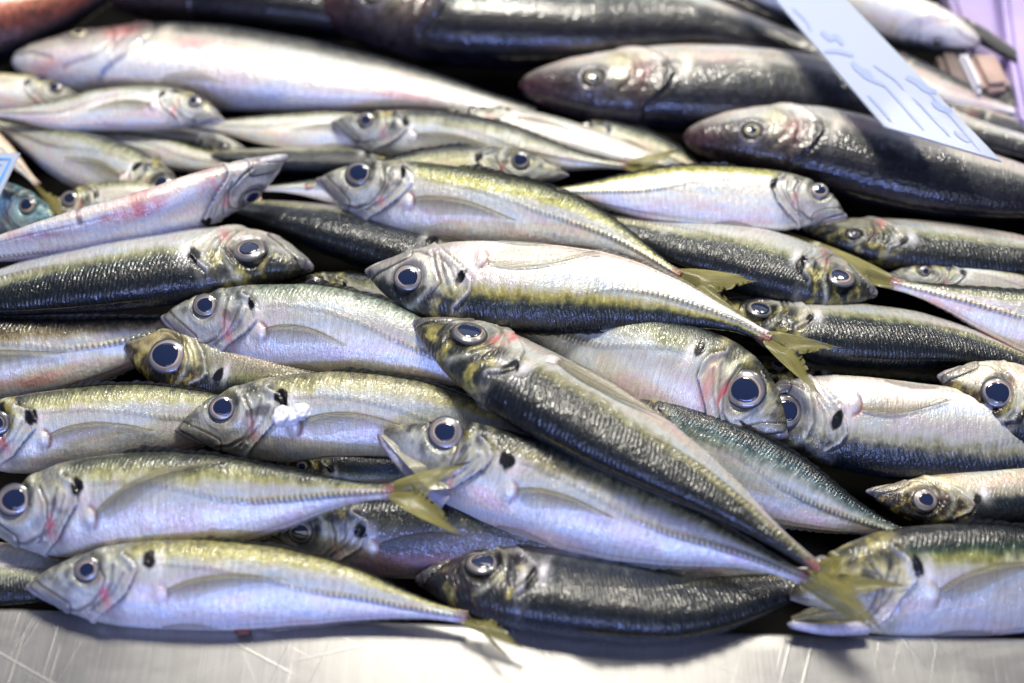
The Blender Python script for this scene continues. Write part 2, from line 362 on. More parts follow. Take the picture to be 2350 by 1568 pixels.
    # pink flush on the belly
    if f.pink:
        pk = np.clip((fbm(p3 * np.array([7, 24, 24]), seed + 41, 3) - .47) * 5, 0, 1) * sm(-.1, -.5, yy) * (1 - .8 * hd) * f.pink
        pk = pk[:, None]; pk = pk * .55; c = c * (1 - pk) + np.array([.92, .50, .44]) * pk
    # blood at the tail root
    tr = sm(.955, 1.0, x + n3 * .02)[:, None] * .75; c = c * (1 - tr) + np.array([.22, .03, .04]) * tr
    # ventral crease near the anal fin
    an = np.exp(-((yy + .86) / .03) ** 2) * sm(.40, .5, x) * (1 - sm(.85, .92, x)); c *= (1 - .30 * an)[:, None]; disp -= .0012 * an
    disp += .0055 * (fbm(p3 * np.array([9, 14, 14]), seed + 77, 2) - .5) * sm(.26, .4, x) * (1 - sm(.7, .9, x))
    return c, sil, bak, disp
def paint_bass(x, y, z, yy, dd, f):
    n = len(x); seed = f.seed; p3 = np.stack([x, y, z], 1)
    n1 = fbm(p3 * 12, seed, 3) - .5; n3 = fbm(p3 * 60, seed + 9, 3) - .5
    q = yy + n1 * .12 + n3 * .10 + (f.dark - 1) * .6 + .08
    deep = np.array([.006, .006, .011]); green = np.array(f.green); olive = np.array(f.olive); silv = np.array(f.silver); belly = np.array(f.belly)
    wS = sm(-.20, -.62, q)[:, None]; c = silv * (1 - wS) + belly * wS
    wO = sm(-.12, .12, q)[:, None]; c = c * (1 - wO) + olive * wO
    wG = sm(.06, .45, q)[:, None]; c = c * (1 - wG) + green * wG
    wD = sm(.50, .90, q)[:, None]; c = c * (1 - wD) + deep * wD
    bak = sm(-.1, .3, q); sil = 1 - sm(-.2, .2, q); disp = np.zeros(n)
    hd = 1 - sm(.235, .275, x + .25 * np.abs(y))
    hdark = hd * sm(-.03, .03, y) * f.headdark; hw = hdark[:, None]
    c = c * (1 - hw) + np.array(f.headc) * (1 + .8 * n3[:, None]) * hw
    # pale cheek
    ck = np.exp(-(((x - .185) / .028) ** 2 + ((y + .015) / .045) ** 2)) * .85 * f.headdark; c = c * (1 - ck[:, None]) + np.array(f.cheek) * ck[:, None]
    mz = (1 - sm(.03, .11, x))[:, None] * .6 * f.headdark; c = c * (1 - mz) + np.array([.07, .028, .034]) * mz
    e_x, e_y, e_r = f.eye; er = np.hypot(x - e_x, y - e_y) / e_r
    disp += -.004 * (1 - sm(.7, 1.0, er)) + .002 * np.exp(-((er - 1.25) / .2) ** 2); rg = np.exp(-((er - 1.35) / .35) ** 2) * .5; c = c * (1 - rg[:, None]) + np.array([.13, .12, .16]) * rg[:, None]
    op = [(.225, .078), (.262, .055), (.282, .022), (.272, -.015), (.235, -.055), (.19, -.08)]
    d_, _ = dpoly(x, y, op); inside = x < np.interp(y, [-.08, -.055, -.015, .022, .055, .078], [.19, .235, .272, .282, .262, .225])
    disp += np.where(inside, np.exp(-(d_ / .012) ** 2) * .005, -.003 * np.exp(-(d_ / .006) ** 2))
    c *= (1 - .5 * np.exp(-(d_ / .004) ** 2))[:, None]
    for poly in ([(.17, .06), (.205, .03), (.21, -.02), (.18, -.05), (.12, -.06)], [(.0, -.004), (.05, -.018), (.095, -.040)], [(.225, .05), (.235, .01), (.21, -.04)]):
        d2, _ = dpoly(x, y, poly); g = np.exp(-(d2 / .0035) ** 2); disp -= .003 * g; c *= (1 - .5 * g)[:, None]
    bs = np.exp(-(((x - .262) / .016) ** 2 + ((y - .018) / .022) ** 2)) * np.clip(.8 + 2 * n3, 0, 1) * .9 * f.headdark; c = c * (1 - bs[:, None]) + np.array([.012, .010, .016]) * bs[:, None]
    pc = np.exp(-(((x - .305) / .012) ** 2 + ((y + .008) / .035) ** 2)) * .85; c = c * (1 - pc[:, None]) + np.array([.78, .72, .62]) * pc[:, None]; bak *= 1 - pc
    if f.pink:
        for (a, b_, r1, r2) in ((.36, -.03, .035, .02), (.10, -.05, .05, .012), (.72, -.045, .09, .012), (.22, .01, .03, .03)):
            pk = np.exp(-(((x - a) / r1) ** 2 + ((y - b_) / r2) ** 2)) * np.clip(.8 + 1.5 * n3, 0, 1) * .6 * f.pink; c = c * (1 - pk[:, None]) + np.array([.80, .22, .24]) * pk[:, None]
    return c, sil, bak, disp
SC = dict(green=(.016, .030, .034), olive=(.27, .275, .14), silver=(.54, .56, .57), belly=(.85, .85, .86), headc=(.030, .028, .019), cheek=(.42, .43, .41), lip=(.20, .205, .19))
BS = dict(ring=(.70, .60, .16), iris=(.36, .32, .16), green=(.022, .026, .034), olive=(.17, .17, .15), silver=(.55, .54, .52), belly=(.84, .82, .88), headc=(.030, .022, .026), cheek=(.58, .55, .38), lip=(.3, .2, .2))
EXP = []
def fish(label, pts, W, h, dors='U', roll=0, kind='scad', dark=1.0, hs=1.0, eye=None, spot=None, pec=True, pectip=None, pecb=None, red=.6, pink=.4, open=False,
         tail=None, tailh=None, res=1.0, headdark=1.0, name=None, group='horse mackerel heaped in the tray', dfin=True, cat='fish', tailmat=None, thick=1.0, marks=(), sharp=0, pecm=None, **colr):
    f = Fish(); f.seed = len(EXP) * 5 + 3; EXP.append(f)
    sp = PR[kind]; base = dict(SC if kind == 'scad' else BS); base.update(colr)
    for k, v in base.items(): setattr(f, k, v)
    f.dark = dark; f.marks = marks; rv = random.Random(f.seed); f.sv = rv.uniform(.75, 1.3); f.kv = rv.uniform(.35, 1.0); f.jv = [rv.uniform(-.008, .008) for _ in range(8)]; f.hs = hs; f.open = open; f.red = red; f.pink = pink; f.headdark = headdark; f.pec = pec and kind == 'scad'
    hh = list(h) if isinstance(h, (list, tuple)) else [h, h]
    C2, Lpx = curve(pts)
    n0 = len(C2); s = np.linspace(0, 1, n0)
    H = np.interp(s, np.linspace(0, 1, len(hh)), hh) * .01
    c3 = P(C2[:, 0], C2[:, 1], H)
    T = np.gradient(c3, axis=0); T /= np.linalg.norm(T, axis=1)[:, None]
    k = np.ones(31) / 31
    Tp = np.pad(T, ((15, 15), (0, 0)), 'edge'); T = np.stack([np.convolve(Tp[:, i], k, 'valid') for i in range(3)], 1); T /= np.linalg.norm(T, axis=1)[:, None]
    d2 = np.gradient(C2[:, :2], axis=0); d2 /= np.linalg.norm(d2, axis=1)[:, None]
    nx, ny = -d2[:, 1], d2[:, 0]
    sg = -1 if np.mean(ny) > 0 else 1      # up in the picture
    if dors == 'D': sg = -sg
    B = np.outer(nx * sg, R) - np.outer(ny * sg, U)
    B -= T * (B * T).sum(1)[:, None]; B /= np.linalg.norm(B, axis=1)[:, None]
    Nn = np.cross(T, B); fl = np.sign((Nn @ (-F)).mean()); Nn *= fl
    dep = (c3 - CAM) @ F; mpp = dep / FPX
    ph = math.radians(roll); r = .60 * thick
    A = W * mpp / math.sqrt(math.cos(ph) ** 2 + (r * math.sin(ph)) ** 2)
    unit = A / .1                                    # metres per anatomical unit across
    D = B * math.cos(ph) + Nn * math.sin(ph); Z = Nn * math.cos(ph) - B * math.sin(ph)
    Lm = np.linalg.norm(np.diff(c3, axis=0), axis=1).sum(); mu = unit.mean()
    asp = mu / Lm                                     # keep round things round although the fish may be slender or stout
    f.asp = asp
    e = eye or sp['eye']; f.eye = (e[0] * hs if eye is None else e[0], e[1], e[2]); sps = spot or sp['spot']; f.spot = (sps[0] * hs if spot is None else sps[0], sps[1])
    f.pecbase = pecb or (f.spot[0] + .028, -.016)
    def prof(x):
        dv = np.interp(x, *sp['d']); vv = np.interp(x, *sp['v']); bv = np.interp(x, *sp['b']) * thick
        if sharp: dv = dv * np.interp(x, [0, .04, .12, .24], [.9, 1 - .42 * sharp, 1 - .22 * sharp, 1])
        if open: vv = np.minimum(vv, np.interp(x, [0, .02, .06, .10, .14, .2], [.004, .014, .032, .055, .080, .1]))
        return dv, vv, bv
    def frame(x):
        g = lambda a: np.stack([np.interp(x, s, a[:, i]) for i in range(3)], 1)
        return g(c3), g(T), g(D), g(Z), np.interp(x, s, unit)
    def surf(x, y, side, off=0.0):
        x = np.asarray(x, float); y = np.asarray(y, float)
        dv, vv, bv = prof(x); c_, t_, D_, Z_, u_ = frame(np.clip(x, 0, 1))
        hy = np.where(y > 0, dv, vv); cy = np.clip(y / hy, -.995, .995); sz = np.sqrt(1 - cy ** 2) ** .9
        z = bv * sz * side
        ny_, nz_ = y / hy ** 2, z / bv ** 2; l = np.hypot(ny_, nz_) + 1e-9; ny_ /= l; nz_ /= l
        return c_ + D_ * ((y + ny_ * off) * u_)[:, None] + Z_ * ((z + nz_ * off) * u_)[:, None], D_ * ny_[:, None] + Z_ * nz_[:, None], t_, D_
    nu = int(300 * res); nv = int(132 * res)
    g = np.linspace(0, 1, nu); xs = g ** 1.35 * .45 + g * .55
    th = np.linspace(0, 2 * math.pi, nv, endpoint=False) + .001
    X, Tt = np.meshgrid(xs, th, indexing='ij'); x = X.ravel(); t_ = Tt.ravel()
    dv, vv, bv = prof(x)
    # soften profile joints
    cy = np.cos(t_); sy = np.sin(t_)
    hy = np.where(cy > 0, dv, vv); y = hy * cy; z = bv * np.sign(sy) * np.abs(sy) ** .9
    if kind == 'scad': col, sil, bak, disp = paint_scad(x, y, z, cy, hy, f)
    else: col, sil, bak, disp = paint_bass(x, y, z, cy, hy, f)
    ny_, nz_ = cy / hy, np.where(np.abs(bv) > 0, sy / bv, 0); l = np.hypot(ny_, nz_); ny_ /= l; nz_ /= l
    fade = sm(0, .03, x) * (1 - .6 * sm(.94, 1, x)); disp *= fade
    y2 = y + ny_ * disp; z2 = z + nz_ * disp
    c_, tt, D_, Z_, u_ = frame(x)
    if kind == 'scad' and not open: c_ = c_ - tt * ((.016 * (1 - sm(0, .07, x)) * sm(.006, -.010, y2) - .004 * (1 - sm(0, .04, x)) * sm(-.004, .008, y2)) * Lm)[:, None]
    V = c_ + D_ * (y2 * u_)[:, None] + Z_ * (z2 * u_)[:, None]
    loc = c3[n0 // 2] - NP * (.058 * mu)
    root = thing(name or ('horse_mackerel' if kind == 'scad' else 'sea_bass'), label, cat, loc, group)
    def put(nm, V, Fc, m, par, attrs):
        return mesh_obj(nm, V - loc, Fc, m, par, attrs)
    Fc = grid_faces(nu, nv, True)
    # caps
    V = np.vstack([V, V[:nv].mean(0), V[-nv:].mean(0)]); a0 = nu * nv; j = np.arange(nv); j2 = (j + 1) % nv
    cap0 = np.stack([np.full(nv, a0), j, j2, j2], 1); cap1 = np.stack([np.full(nv, a0 + 1), (nu - 1) * nv + j2, (nu - 1) * nv + j, (nu - 1) * nv + j], 1)
    rest = np.stack([x, y, z], 1); rest = np.vstack([rest, [0, 0, 0], [1, 0, 0]])
    col = np.clip(np.vstack([col, col[:nv].mean(0), col[-nv:].mean(0)]), .002, .95); col4 = np.concatenate([col, np.ones((len(col), 1))], 1)
    mk = np.stack([sil, bak, np.ones_like(sil)], 1); mk = np.vstack([mk, [0, 0, 0], [0, 0, 0]])
    body_m = M_SCAD if kind == 'scad' else M_BASS
    # caps are skipped as quads with doubled corners; a tiny hole at either tip is closed by triangles fan in a second call-free way
    body = put('body', V, Fc, body_m, root, {'rest': ('FLOAT_VECTOR', rest), 'pigment': ('FLOAT_COLOR', col4), 'mask': ('FLOAT_VECTOR', mk)})
    # ---- eyes
    ex, ey, erad = f.eye
    for side in (1, -1):
        if side == -1 and abs(roll) < 35: continue
        p, nrm, tv, dv_ = surf(np.array([ex]), np.array([ey]), side)
        zz = frame(np.array([ex]))[3][0] * side
        nrm = nrm[0] * .55 + zz * .45; nrm /= np.linalg.norm(nrm)
        tv = tv[0] - nrm * (tv[0] @ nrm); tv /= np.linalg.norm(tv); bv_ = np.cross(nrm, tv)
        rr = erad * .80 * float(np.interp(ex, s, unit)); pr = .62 + .06 * math.sin(f.seed * 1.7); irb = 1 + .6 * math.sin(f.seed * 2.9); ox, oy = .05 * math.sin(f.seed * 3.1), .05 * math.cos(f.seed * 4.3)
        ne, na = 26, 48
        ra = np.linspace(0.0, 1.0, ne); an = np.linspace(0, 2 * math.pi, na, endpoint=False)
        RA, AN = np.meshgrid(ra, an, indexing='ij'); RA = RA.ravel(); AN = AN.ravel()
        hgt = .34 * np.sqrt(np.clip(1 - (RA * .96) ** 2, 0, 1)) - .15
        ev = p[0] + np.outer(RA * np.cos(AN), tv) * rr + np.outer(RA * np.sin(AN), bv_) * rr * .96 + np.outer(hgt, nrm) * rr
        RO = np.hypot(RA * np.cos(AN) - ox, (RA * np.sin(AN) - oy) * 1.04)
        cI = np.array(getattr(f, 'iris', (.105, .095, .10))) * irb * (1 + .9 * (fbm(np.stack([RA * 3, np.cos(AN) * 2, np.sin(AN) * 2], 1) * 2, f.seed, 3)[:, None] - .5))
        warm = (np.exp(-((RO - (pr + .045)) / (.030 + .02 * irb)) ** 2) * (.62 + .38 * np.sin(AN * 1.0 + f.seed)))[:, None]; cI = cI * (1 - warm) + np.array(getattr(f, 'ring', (.62, .46, .32))) * warm
        sil2 = np.exp(-((RA - .80) / .08) ** 2)[:, None] * .45; cI = cI * (1 - sil2) + np.array([.34, .32, .32]) * sil2
        dkr = sm(.86, .95, RA)[:, None]; cI = cI * (1 - dkr) + np.array([.045, .045, .05]) * dkr
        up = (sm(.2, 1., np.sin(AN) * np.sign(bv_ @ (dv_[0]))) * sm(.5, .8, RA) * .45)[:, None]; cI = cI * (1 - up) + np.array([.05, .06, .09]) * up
        e4 = np.concatenate([np.clip(cI, .003, .9), np.ones((len(cI), 1))], 1)
        eo = put('eye', ev, grid_faces(ne, na, True), M_EYE, root, {'pigment': ('FLOAT_COLOR', e4)})
        m_ = RA <= pr + .02; k_ = int(m_.sum() // na)
        pv = p[0] + np.outer(RA[m_] * np.cos(AN[m_]) * 1.04 + ox, tv) * rr + np.outer(RA[m_] * np.sin(AN[m_]) * (1 + .12 * np.cos(AN[m_])) * .97 + oy, bv_) * rr + np.outer(hgt[m_] + .022 - .03 * sm(pr - .1, pr + .02, RA[m_]), nrm) * rr
        put('pupil', pv, grid_faces(k_, na, True), M_PUPIL, eo, {})
    # ---- pectoral fin
    if pec:
        kx, ky = f.pecbase; bx, by = kx + .016, ky + .002
        if kind == 'bass': bx, by = .31, -.03
        tx, ty = pectip or (bx + .27, ky - .004)
        nu2, nv2 = 44, 26
        Uu, Ww = np.meshgrid(np.linspace(0, 1, nu2), np.linspace(0, 1, nv2), indexing='ij'); Uu = Uu.ravel(); Ww = Ww.ravel()
        ln = math.hypot(tx - bx, ty - by)
        arch = .085 * ln * np.sin(math.pi * Uu ** .8)
        cx = bx + (tx - bx) * Uu; cyy = by + .010 + (ty - by - .010) * Uu + arch
        wdt = np.interp(Uu, [0, .06, .18, .35, .6, .85, 1], [.016, .026, .046, .050, .034, .013, .002]) * (ln / .27) ** .5
        fx = cx - (Ww ** 1.3) * Uu * (1 - Uu) * .10 * ln / .27 - Ww * .35 * Uu ** 2 * .10; fy = cyy - Ww * wdt
        rag = (vnoise(np.stack([Ww * 26, Uu * 0, Uu * 0], 1), f.seed) - .5) * .02 * sm(.7, 1, Uu); fx += rag
        off = .0050 + .0045 * Uu * (.4 + .6 * np.sin(Ww * 3)) + .0006 * np.cos(Ww * 70)
        fv, _, _, _ = surf(fx, fy, 1, off)
        mkf = np.stack([(.95 - .62 * Ww + .65 * np.exp(-(Ww / .12) ** 2)) * (1 - .7 * sm(.75, 1, Uu) * Ww) * (1.15 - .35 * Uu), Uu, Ww], 1)
        mm = pecm or (M_PEC if kind == 'scad' else M_PECD)
        put('pectoral_fin', fv, grid_faces(nu2, nv2), mm, root, {'rest': ('FLOAT_VECTOR', np.stack([Uu, Ww, np.full_like(Uu, 15.0)], 1)), 'mask': ('FLOAT_VECTOR', mkf)})
    # ---- folded dorsal and anal fins, pelvic fin
    if dfin and res > .5:
        for nm, x0, x1, sy_, hg, lean in (('dorsal_fin', .34, .93, 1, .016, .5), ('anal_fin', .52, .92, -1, .013, .55)):
            nu2, nv2 = 120, 5
            Uu, Ww = np.meshgrid(np.linspace(0, 1, nu2), np.linspace(0, 1, nv2), indexing='ij'); Uu = Uu.ravel(); Ww = Ww.ravel()
            fx = x0 + (x1 - x0) * Uu + Ww * .016
            dv, vv, bv = prof(fx); c_, t__, D_, Z_, u_ = frame(fx)
            base_ = (dv if sy_ > 0 else vv) * .985
            ser = .65 + .35 * np.abs(np.sin(Uu * 55))
            hv = hg * np.interp(Uu, [0, .08, .25, .32, .42, 1], [.25, 1.1, .55, .9, .7, .22]) * Ww * (ser if True else 1)
            fv = c_ + D_ * (sy_ * (base_ + hv * math.cos(lean)) * u_)[:, None] + Z_ * ((hv * math.sin(lean) + .001) * u_)[:, None]
            put(nm, fv, grid_faces(nu2, nv2), M_TAILD if sy_ > 0 else M_CLEAR, root, {'rest': ('FLOAT_VECTOR', np.stack([Ww, Uu, np.full_like(Uu, 30.0)], 1)), 'mask': ('FLOAT_VECTOR', np.ones((len(Uu), 3)))})
        Uu, Ww = np.meshgrid(np.linspace(0, 1, 20), np.linspace(0, 1, 8), indexing='ij'); Uu = Uu.ravel(); Ww = Ww.ravel()
        fx = .31 + .15 * Uu; fy = -.094 + .004 * Uu + Ww * .012 * np.sin(math.pi * np.clip(Uu + .12, 0, 1))
        fv, _, _, _ = surf(fx, fy, 1, .0025 + .002 * Uu)
        put('pelvic_fin', fv, grid_faces(20, 8), M_CLEAR, root, {'rest': ('FLOAT_VECTOR', np.stack([Uu, Ww, np.full_like(Uu, 5.0)], 1)), 'mask': ('FLOAT_VECTOR', np.ones((len(Uu), 3)))})
    # ---- forked tail
    if tail:
        e0 = C2[-1, :2]; td = d2[-1]; hb = H[-1]; pn = np.array([-td[1], td[0]])
        th_ = (tailh if tailh is not None else hh[-1]) * .01; hw_ = W * .16
        nu2, nv2 = 90, 26
        Uu, Ww = np.meshgrid(np.linspace(0, 1, nu2), np.linspace(0, 1, nv2), indexing='ij'); Uu = Uu.ravel(); Ww = Ww.ravel()
        Vv = []; Ff = []; Rr = []; Mm = []
        ln_ = np.mean([np.hypot(*(np.array(t) - e0)) for t in tail]); fork = e0 + td * ln_ * .24
        for ti, tp in enumerate(tail):
            tp = np.array(tp, float); sd = np.sign((tp - e0) @ pn) or 1
            if len(tail) == 2 and ti == 1: sd = -np.sign((np.array(tail[0]) - e0) @ pn)
            root_p = e0 - td * W * .12 + pn * sd * hw_ * .85
            lnv = tp - root_p; lnl = np.hypot(*lnv); lp = np.array([-lnv[1], lnv[0]]) / lnl; lp *= np.sign(lp @ pn) * sd
            lead = root_p + np.outer(Uu, lnv) + np.outer(np.sin(math.pi * Uu ** .7) * .030 * lnl, lp)
            st = e0 - td * W * .12; 
            tr = (1 - Uu)[:, None] ** 1 * (fork) + Uu[:, None] * tp + np.outer(np.sin(math.pi * Uu) * -.02 * lnl, lp)
            base_pt = st[None] * np.ones((len(Uu), 1))
            # the inner edge starts at the tail root, follows the fork and ends at the tip
            iu = np.clip((Uu - .25) / .75, 0, 1); inner = np.where((Uu < .25)[:, None], st + (fork - st) * (Uu / .25)[:, None], fork + (tp - fork) * iu[:, None]) - np.outer(np.sin(math.pi * iu ** .62) * .125 * lnl * (1 - iu) ** .8, lp)
            pp = lead * (1 - Ww[:, None]) + inner * Ww[:, None]
            rag = (vnoise(np.stack([Uu * 40, Ww * 3, Uu * 0 + ti], 1), f.seed) - .5) * .05 * lnl * sm(.5, 1, Ww) * sm(.2, .5, Uu)
            pp = pp + np.outer(rag, lnv / lnl)
            hq = hb + (th_ - hb) * Uu + .0012 * np.sin(Uu * 5 + ti * 2) * np.sin(Ww * 4) + .0009 * (1 - Ww) + ti * .0004
            q = P(pp[:, 0], pp[:, 1], hq)
            Ff.append(grid_faces(nu2, nv2) + len(Uu) * ti); Vv.append(q)
            Rr.append(np.stack([Uu, Ww * .999 + ti * .001, np.full_like(Uu, 15.0)], 1)); fr = sm(.35, .55, vnoise(np.stack([Uu * 34 + ti * 50, Ww * 2, Uu * 0], 1), f.seed + 7)); Mm.append(np.stack([np.clip(1.15 + .4 * np.exp(-(Ww / .1) ** 2) - .25 * Ww - (1 - fr) * 1.3 * sm(.62, .95, Ww) * sm(.15, .4, Uu), 0, 2), Uu, Ww], 1))
        put('tail_fin', np.vstack(Vv), np.vstack(Ff), tailmat or M_TAIL, root, {'rest': ('FLOAT_VECTOR', np.vstack(Rr)), 'mask': ('FLOAT_VECTOR', np.vstack(Mm))})
    f.root = root; f.surf = surf; f.put = put; f.loc = loc; f.frame = frame
    return f
def jaw(f, a, b, w0, w1, h0, h1, col=(.50, .48, .60)):
    """the dropped lower jaw of an open mouth: a tapered trough from hinge a to tip b"""
    C2, L_ = curve([(*a, h0), ((a[0] + b[0]) / 2 + (b[1] - a[1]) * .05, (a[1] + b[1]) / 2 - (b[0] - a[0]) * .05, (h0 + h1) / 2), (*b, h1)], 60)
    c3 = P(C2[:, 0], C2[:, 1], C2[:, 2] * .01); T = np.gradient(c3, axis=0); T /= np.linalg.norm(T, axis=1)[:, None]
    d2 = np.gradient(C2[:, :2], axis=0); d2 /= np.linalg.norm(d2, axis=1)[:, None]
    B = np.outer(-d2[:, 1], R) - np.outer(d2[:, 0], U); Nn = np.cross(T, B); Nn *= np.sign((Nn @ -F).mean())
    mpp = ((c3 - CAM) @ F) / FPX; s = np.linspace(0, 1, 60)
    wd = (w0 + (w1 - w0) * s) * np.sqrt(np.clip(1 - (np.clip(s - .88, 0, 1) / .12) ** 2, .03, 1)) * mpp
    th = np.linspace(0, 2 * math.pi, 24, endpoint=False); S_, TT = np.meshgrid(np.arange(60), th, indexing='ij'); S_ = S_.ravel(); TT = TT.ravel()
    V = c3[S_] + B[S_] * (wd[S_] * np.cos(TT))[:, None] + Nn[S_] * (wd[S_] * .7 * np.sin(TT))[:, None]
    x = S_ / 59.0; c = np.array(col)[None] * (1 + .5 * (fbm(np.stack([x * 8, np.cos(TT) * 2, np.sin(TT) * 2], 1), f.seed)[:, None] - .5))
    dk = (sm(.85, 1, x))[:, None] * .75; c = c * (1 - dk) + np.array([.06, .045, .04]) * dk
    f.put('lower_jaw', V, grid_faces(60, 24, True), M_SCAD, f.root, {'rest': ('FLOAT_VECTOR', np.stack([x * .1, np.cos(TT) * .02, np.sin(TT) * .02], 1)), 'pigment': ('FLOAT_COLOR', np.concatenate([np.clip(c, 0, .9), np.ones((len(c), 1))], 1)), 'mask': ('FLOAT_VECTOR', np.tile([.5, .1, 1.], (len(c), 1)))})
def membrane(f, quad, h, col=(.30, .29, .22)):
    """skin stretched between upper and lower jaw"""
    a, b, c, d = [np.array(q, float) for q in quad]; n = 24
    Uu, Ww = np.meshgrid(np.linspace(0, 1, n), np.linspace(0, 1, n), indexing='ij'); Uu = Uu.ravel(); Ww = Ww.ravel()
    p = np.outer((1 - Uu) * (1 - Ww), a) + np.outer(Uu * (1 - Ww), b) + np.outer(Uu * Ww, c) + np.outer((1 - Uu) * Ww, d)
    V = P(p[:, 0], p[:, 1], (h + .25 * np.sin(Ww * math.pi) + .10 * np.sin(Ww * 14)) * .01)
    cc = np.array(col) * (1 + .9 * (fbm(np.stack([Uu * 2, Ww * 9, Uu * 0], 1), f.seed)[:, None] - .5))
    f.put('mouth_skin', V, grid_faces(n, n), M_SCAD, f.root, {'rest': ('FLOAT_VECTOR', np.stack([Uu * .1, Ww * .06, Uu * 0], 1)), 'pigment': ('FLOAT_COLOR', np.concatenate([np.clip(cc, 0, .9), np.ones((len(cc), 1))], 1)), 'mask': ('FLOAT_VECTOR', np.tile([.2, .2, 1.], (len(cc), 1)))})
#=DATA=
# ------------------------------------------------------------------ the steel tray
def metal_material(dark=False):
    m, nt, b = mat('floor_gap_shade' if dark else 'brushed_steel'); L = nt.links.new
    tcn = N(nt, 'ShaderNodeTexCoord'); o = tcn.outputs['Object']
    b.inputs['Metallic'].default_value = .85 if not dark else .1
    if dark:
        n = N(nt, 'ShaderNodeTexNoise', i_Scale=40.0, i_Detail=5.0); L(o, n.inputs['Vector'])
        r = ramp(nt, [(.3, (.002, .002, .002)), (.7, (.006, .006, .006))], n.outputs[0]); L(r.outputs[0], b.inputs['Base Color'])  # near-black floor: the shade of the deep gaps put into its colour
        b.inputs['Roughness'].default_value = .8; b.inputs['IOR'].default_value = 1.1; b.inputs['Metallic'].default_value = 0
        bp = N(nt, 'ShaderNodeBump', i_Strength=.3, i_Distance=.001); L(n.outputs[0], bp.inputs['Height']); L(bp.outputs[0], b.inputs['Normal'])
        return m
    cl = N(nt, 'ShaderNodeTexNoise', i_Scale=14.0, i_Detail=6.0, i_Roughness=.6); L(o, cl.inputs['Vector'])
    br = N(nt, 'ShaderNodeTexNoise', i_Scale=1.0, i_Detail=3.0); L(vmul(nt, o, (900, 16, 16)), br.inputs['Vector'])
    hs = None
    for k, (ang, thr, sx) in enumerate(((.35, 0.665, 260), (-.5, 0.685, 300), (.95, 0.695, 240), (-1.1, 0.700, 280), (.08, 0.675, 330), (1.35, 0.715, 200))):
        mp = N(nt, 'ShaderNodeMapping'); mp.inputs['Rotation'].default_value = (0, 0, ang); mp.inputs['Location'].default_value = (k * 1.7, k * .9, 0); L(o, mp.inputs['Vector'])
        nz = N(nt, 'ShaderNodeTexNoise', i_Scale=1.0, i_Detail=1.0); L(vmul(nt, mp.outputs[0], (sx * 1.6, 8, 1)), nz.inputs['Vector'])
        q = N(nt, 'ShaderNodeMapRange', interpolation_type='SMOOTHSTEP'); q.inputs['From Min'].default_value = thr; q.inputs['From Max'].default_value = thr + .09; L(nz.outputs[0], q.inputs['Value'])
        hs = q.outputs[0] if hs is None else mth(nt, 'MAXIMUM', hs, q.outputs[0])
    pt = N(nt, 'ShaderNodeTexNoise', i_Scale=9.0, i_Detail=2.0); L(o, pt.inputs['Vector'])
    hs = mth(nt, 'MULTIPLY', hs, mth(nt, 'MULTIPLY', pt.outputs[0], 1.6, True))
    r = ramp(nt, [(.3, (.27, .265, .27)), (.5, (.315, .31, .305)), (.7, (.36, .35, .335))], cl.outputs[0])
    c = mixc(nt, 'MIX', mth(nt, 'MULTIPLY', hs, .20), r.outputs[0], (.66, .65, .60))
    r2 = ramp(nt, [(.3, (.92,) * 3), (.7, (1.08,) * 3)], br.outputs[0]); c = mixc(nt, 'MULTIPLY', .8, c, r2.outputs[0]); L(c, b.inputs['Base Color'])
    wp = N(nt, 'ShaderNodeTexNoise', i_Scale=22.0, i_Detail=3.0, i_Distortion=1.2); L(vmul(nt, o, (1, 2.2, 1)), wp.inputs['Vector'])
    wr = ramp(nt, [(.52, (0,) * 3), (.60, (1,) * 3)], wp.outputs[0])
    rr = mth(nt, 'SUBTRACT', mth(nt, 'ADD', mth(nt, 'MULTIPLY', cl.outputs[0], .26), .31), mth(nt, 'MULTIPLY', wr.outputs[0], .035))
    c = mixc(nt, 'MULTIPLY', mth(nt, 'MULTIPLY', wr.outputs[0], .12), c, (.80, .80, .78)); L(c, b.inputs['Base Color']); L(rr, b.inputs['Roughness'])
    h = mth(nt, 'ADD', mth(nt, 'MULTIPLY', hs, .5), mth(nt, 'MULTIPLY', br.outputs[0], .25)); h = mth(nt, 'ADD', h, mth(nt, 'MULTIPLY', cl.outputs[0], .8))
    bp = N(nt, 'ShaderNodeBump', i_Strength=.35, i_Distance=.0006); L(h, bp.inputs['Height']); L(bp.outputs[0], b.inputs['Normal'])
    return m
M_STEEL = metal_material(); M_GAP_SHADE = metal_material(True)
HF = .002
ex_ = np.linspace(-500, 2900, 120); ey_ = np.interp(ex_, [-500, 0, 600, 1175, 1800, 2350, 2900], [1368, 1392, 1414, 1433, 1450, 1462, 1470])
rim = P(ex_, ey_, HF)
# profile from the flange in front, over the rounded lip, down the inside wall
prof_ = [(-.60, .0), (-.25, .0), (-.04, .0), (-.012, .0), (-.004, -.0001), (-.0015, -.0006), (-.0004, -.0016), (0, -.003), (.001, -.010), (.002, -.045)]
V = np.concatenate([rim + np.array([0, a, 0]) + NP * (b + (a * -math.sin(SL) * -1 * 0)) + np.array([0, 0, a * math.tan(SL)]) for a, b in prof_])
tray = thing('steel_tray', 'scratched stainless steel tray edge running along the front of the fish heap', 'tray', (0, -.2, 0))
tl = np.array(tray.location)
mesh_obj('rim', V - tl, grid_faces(len(prof_), 120), M_STEEL, tray)
fl_ = np.array([[-1.6, -.26, 0], [1.6, -.26, 0], [1.6, 1.4, 0], [-1.6, 1.4, 0]]); fl_[:, 2] = fl_[:, 1] * math.tan(SL); fl_ = fl_ - NP * .045
mesh_obj('floor_plate', fl_ - tl, [[0, 1, 2, 3]], M_GAP_SHADE, tray)
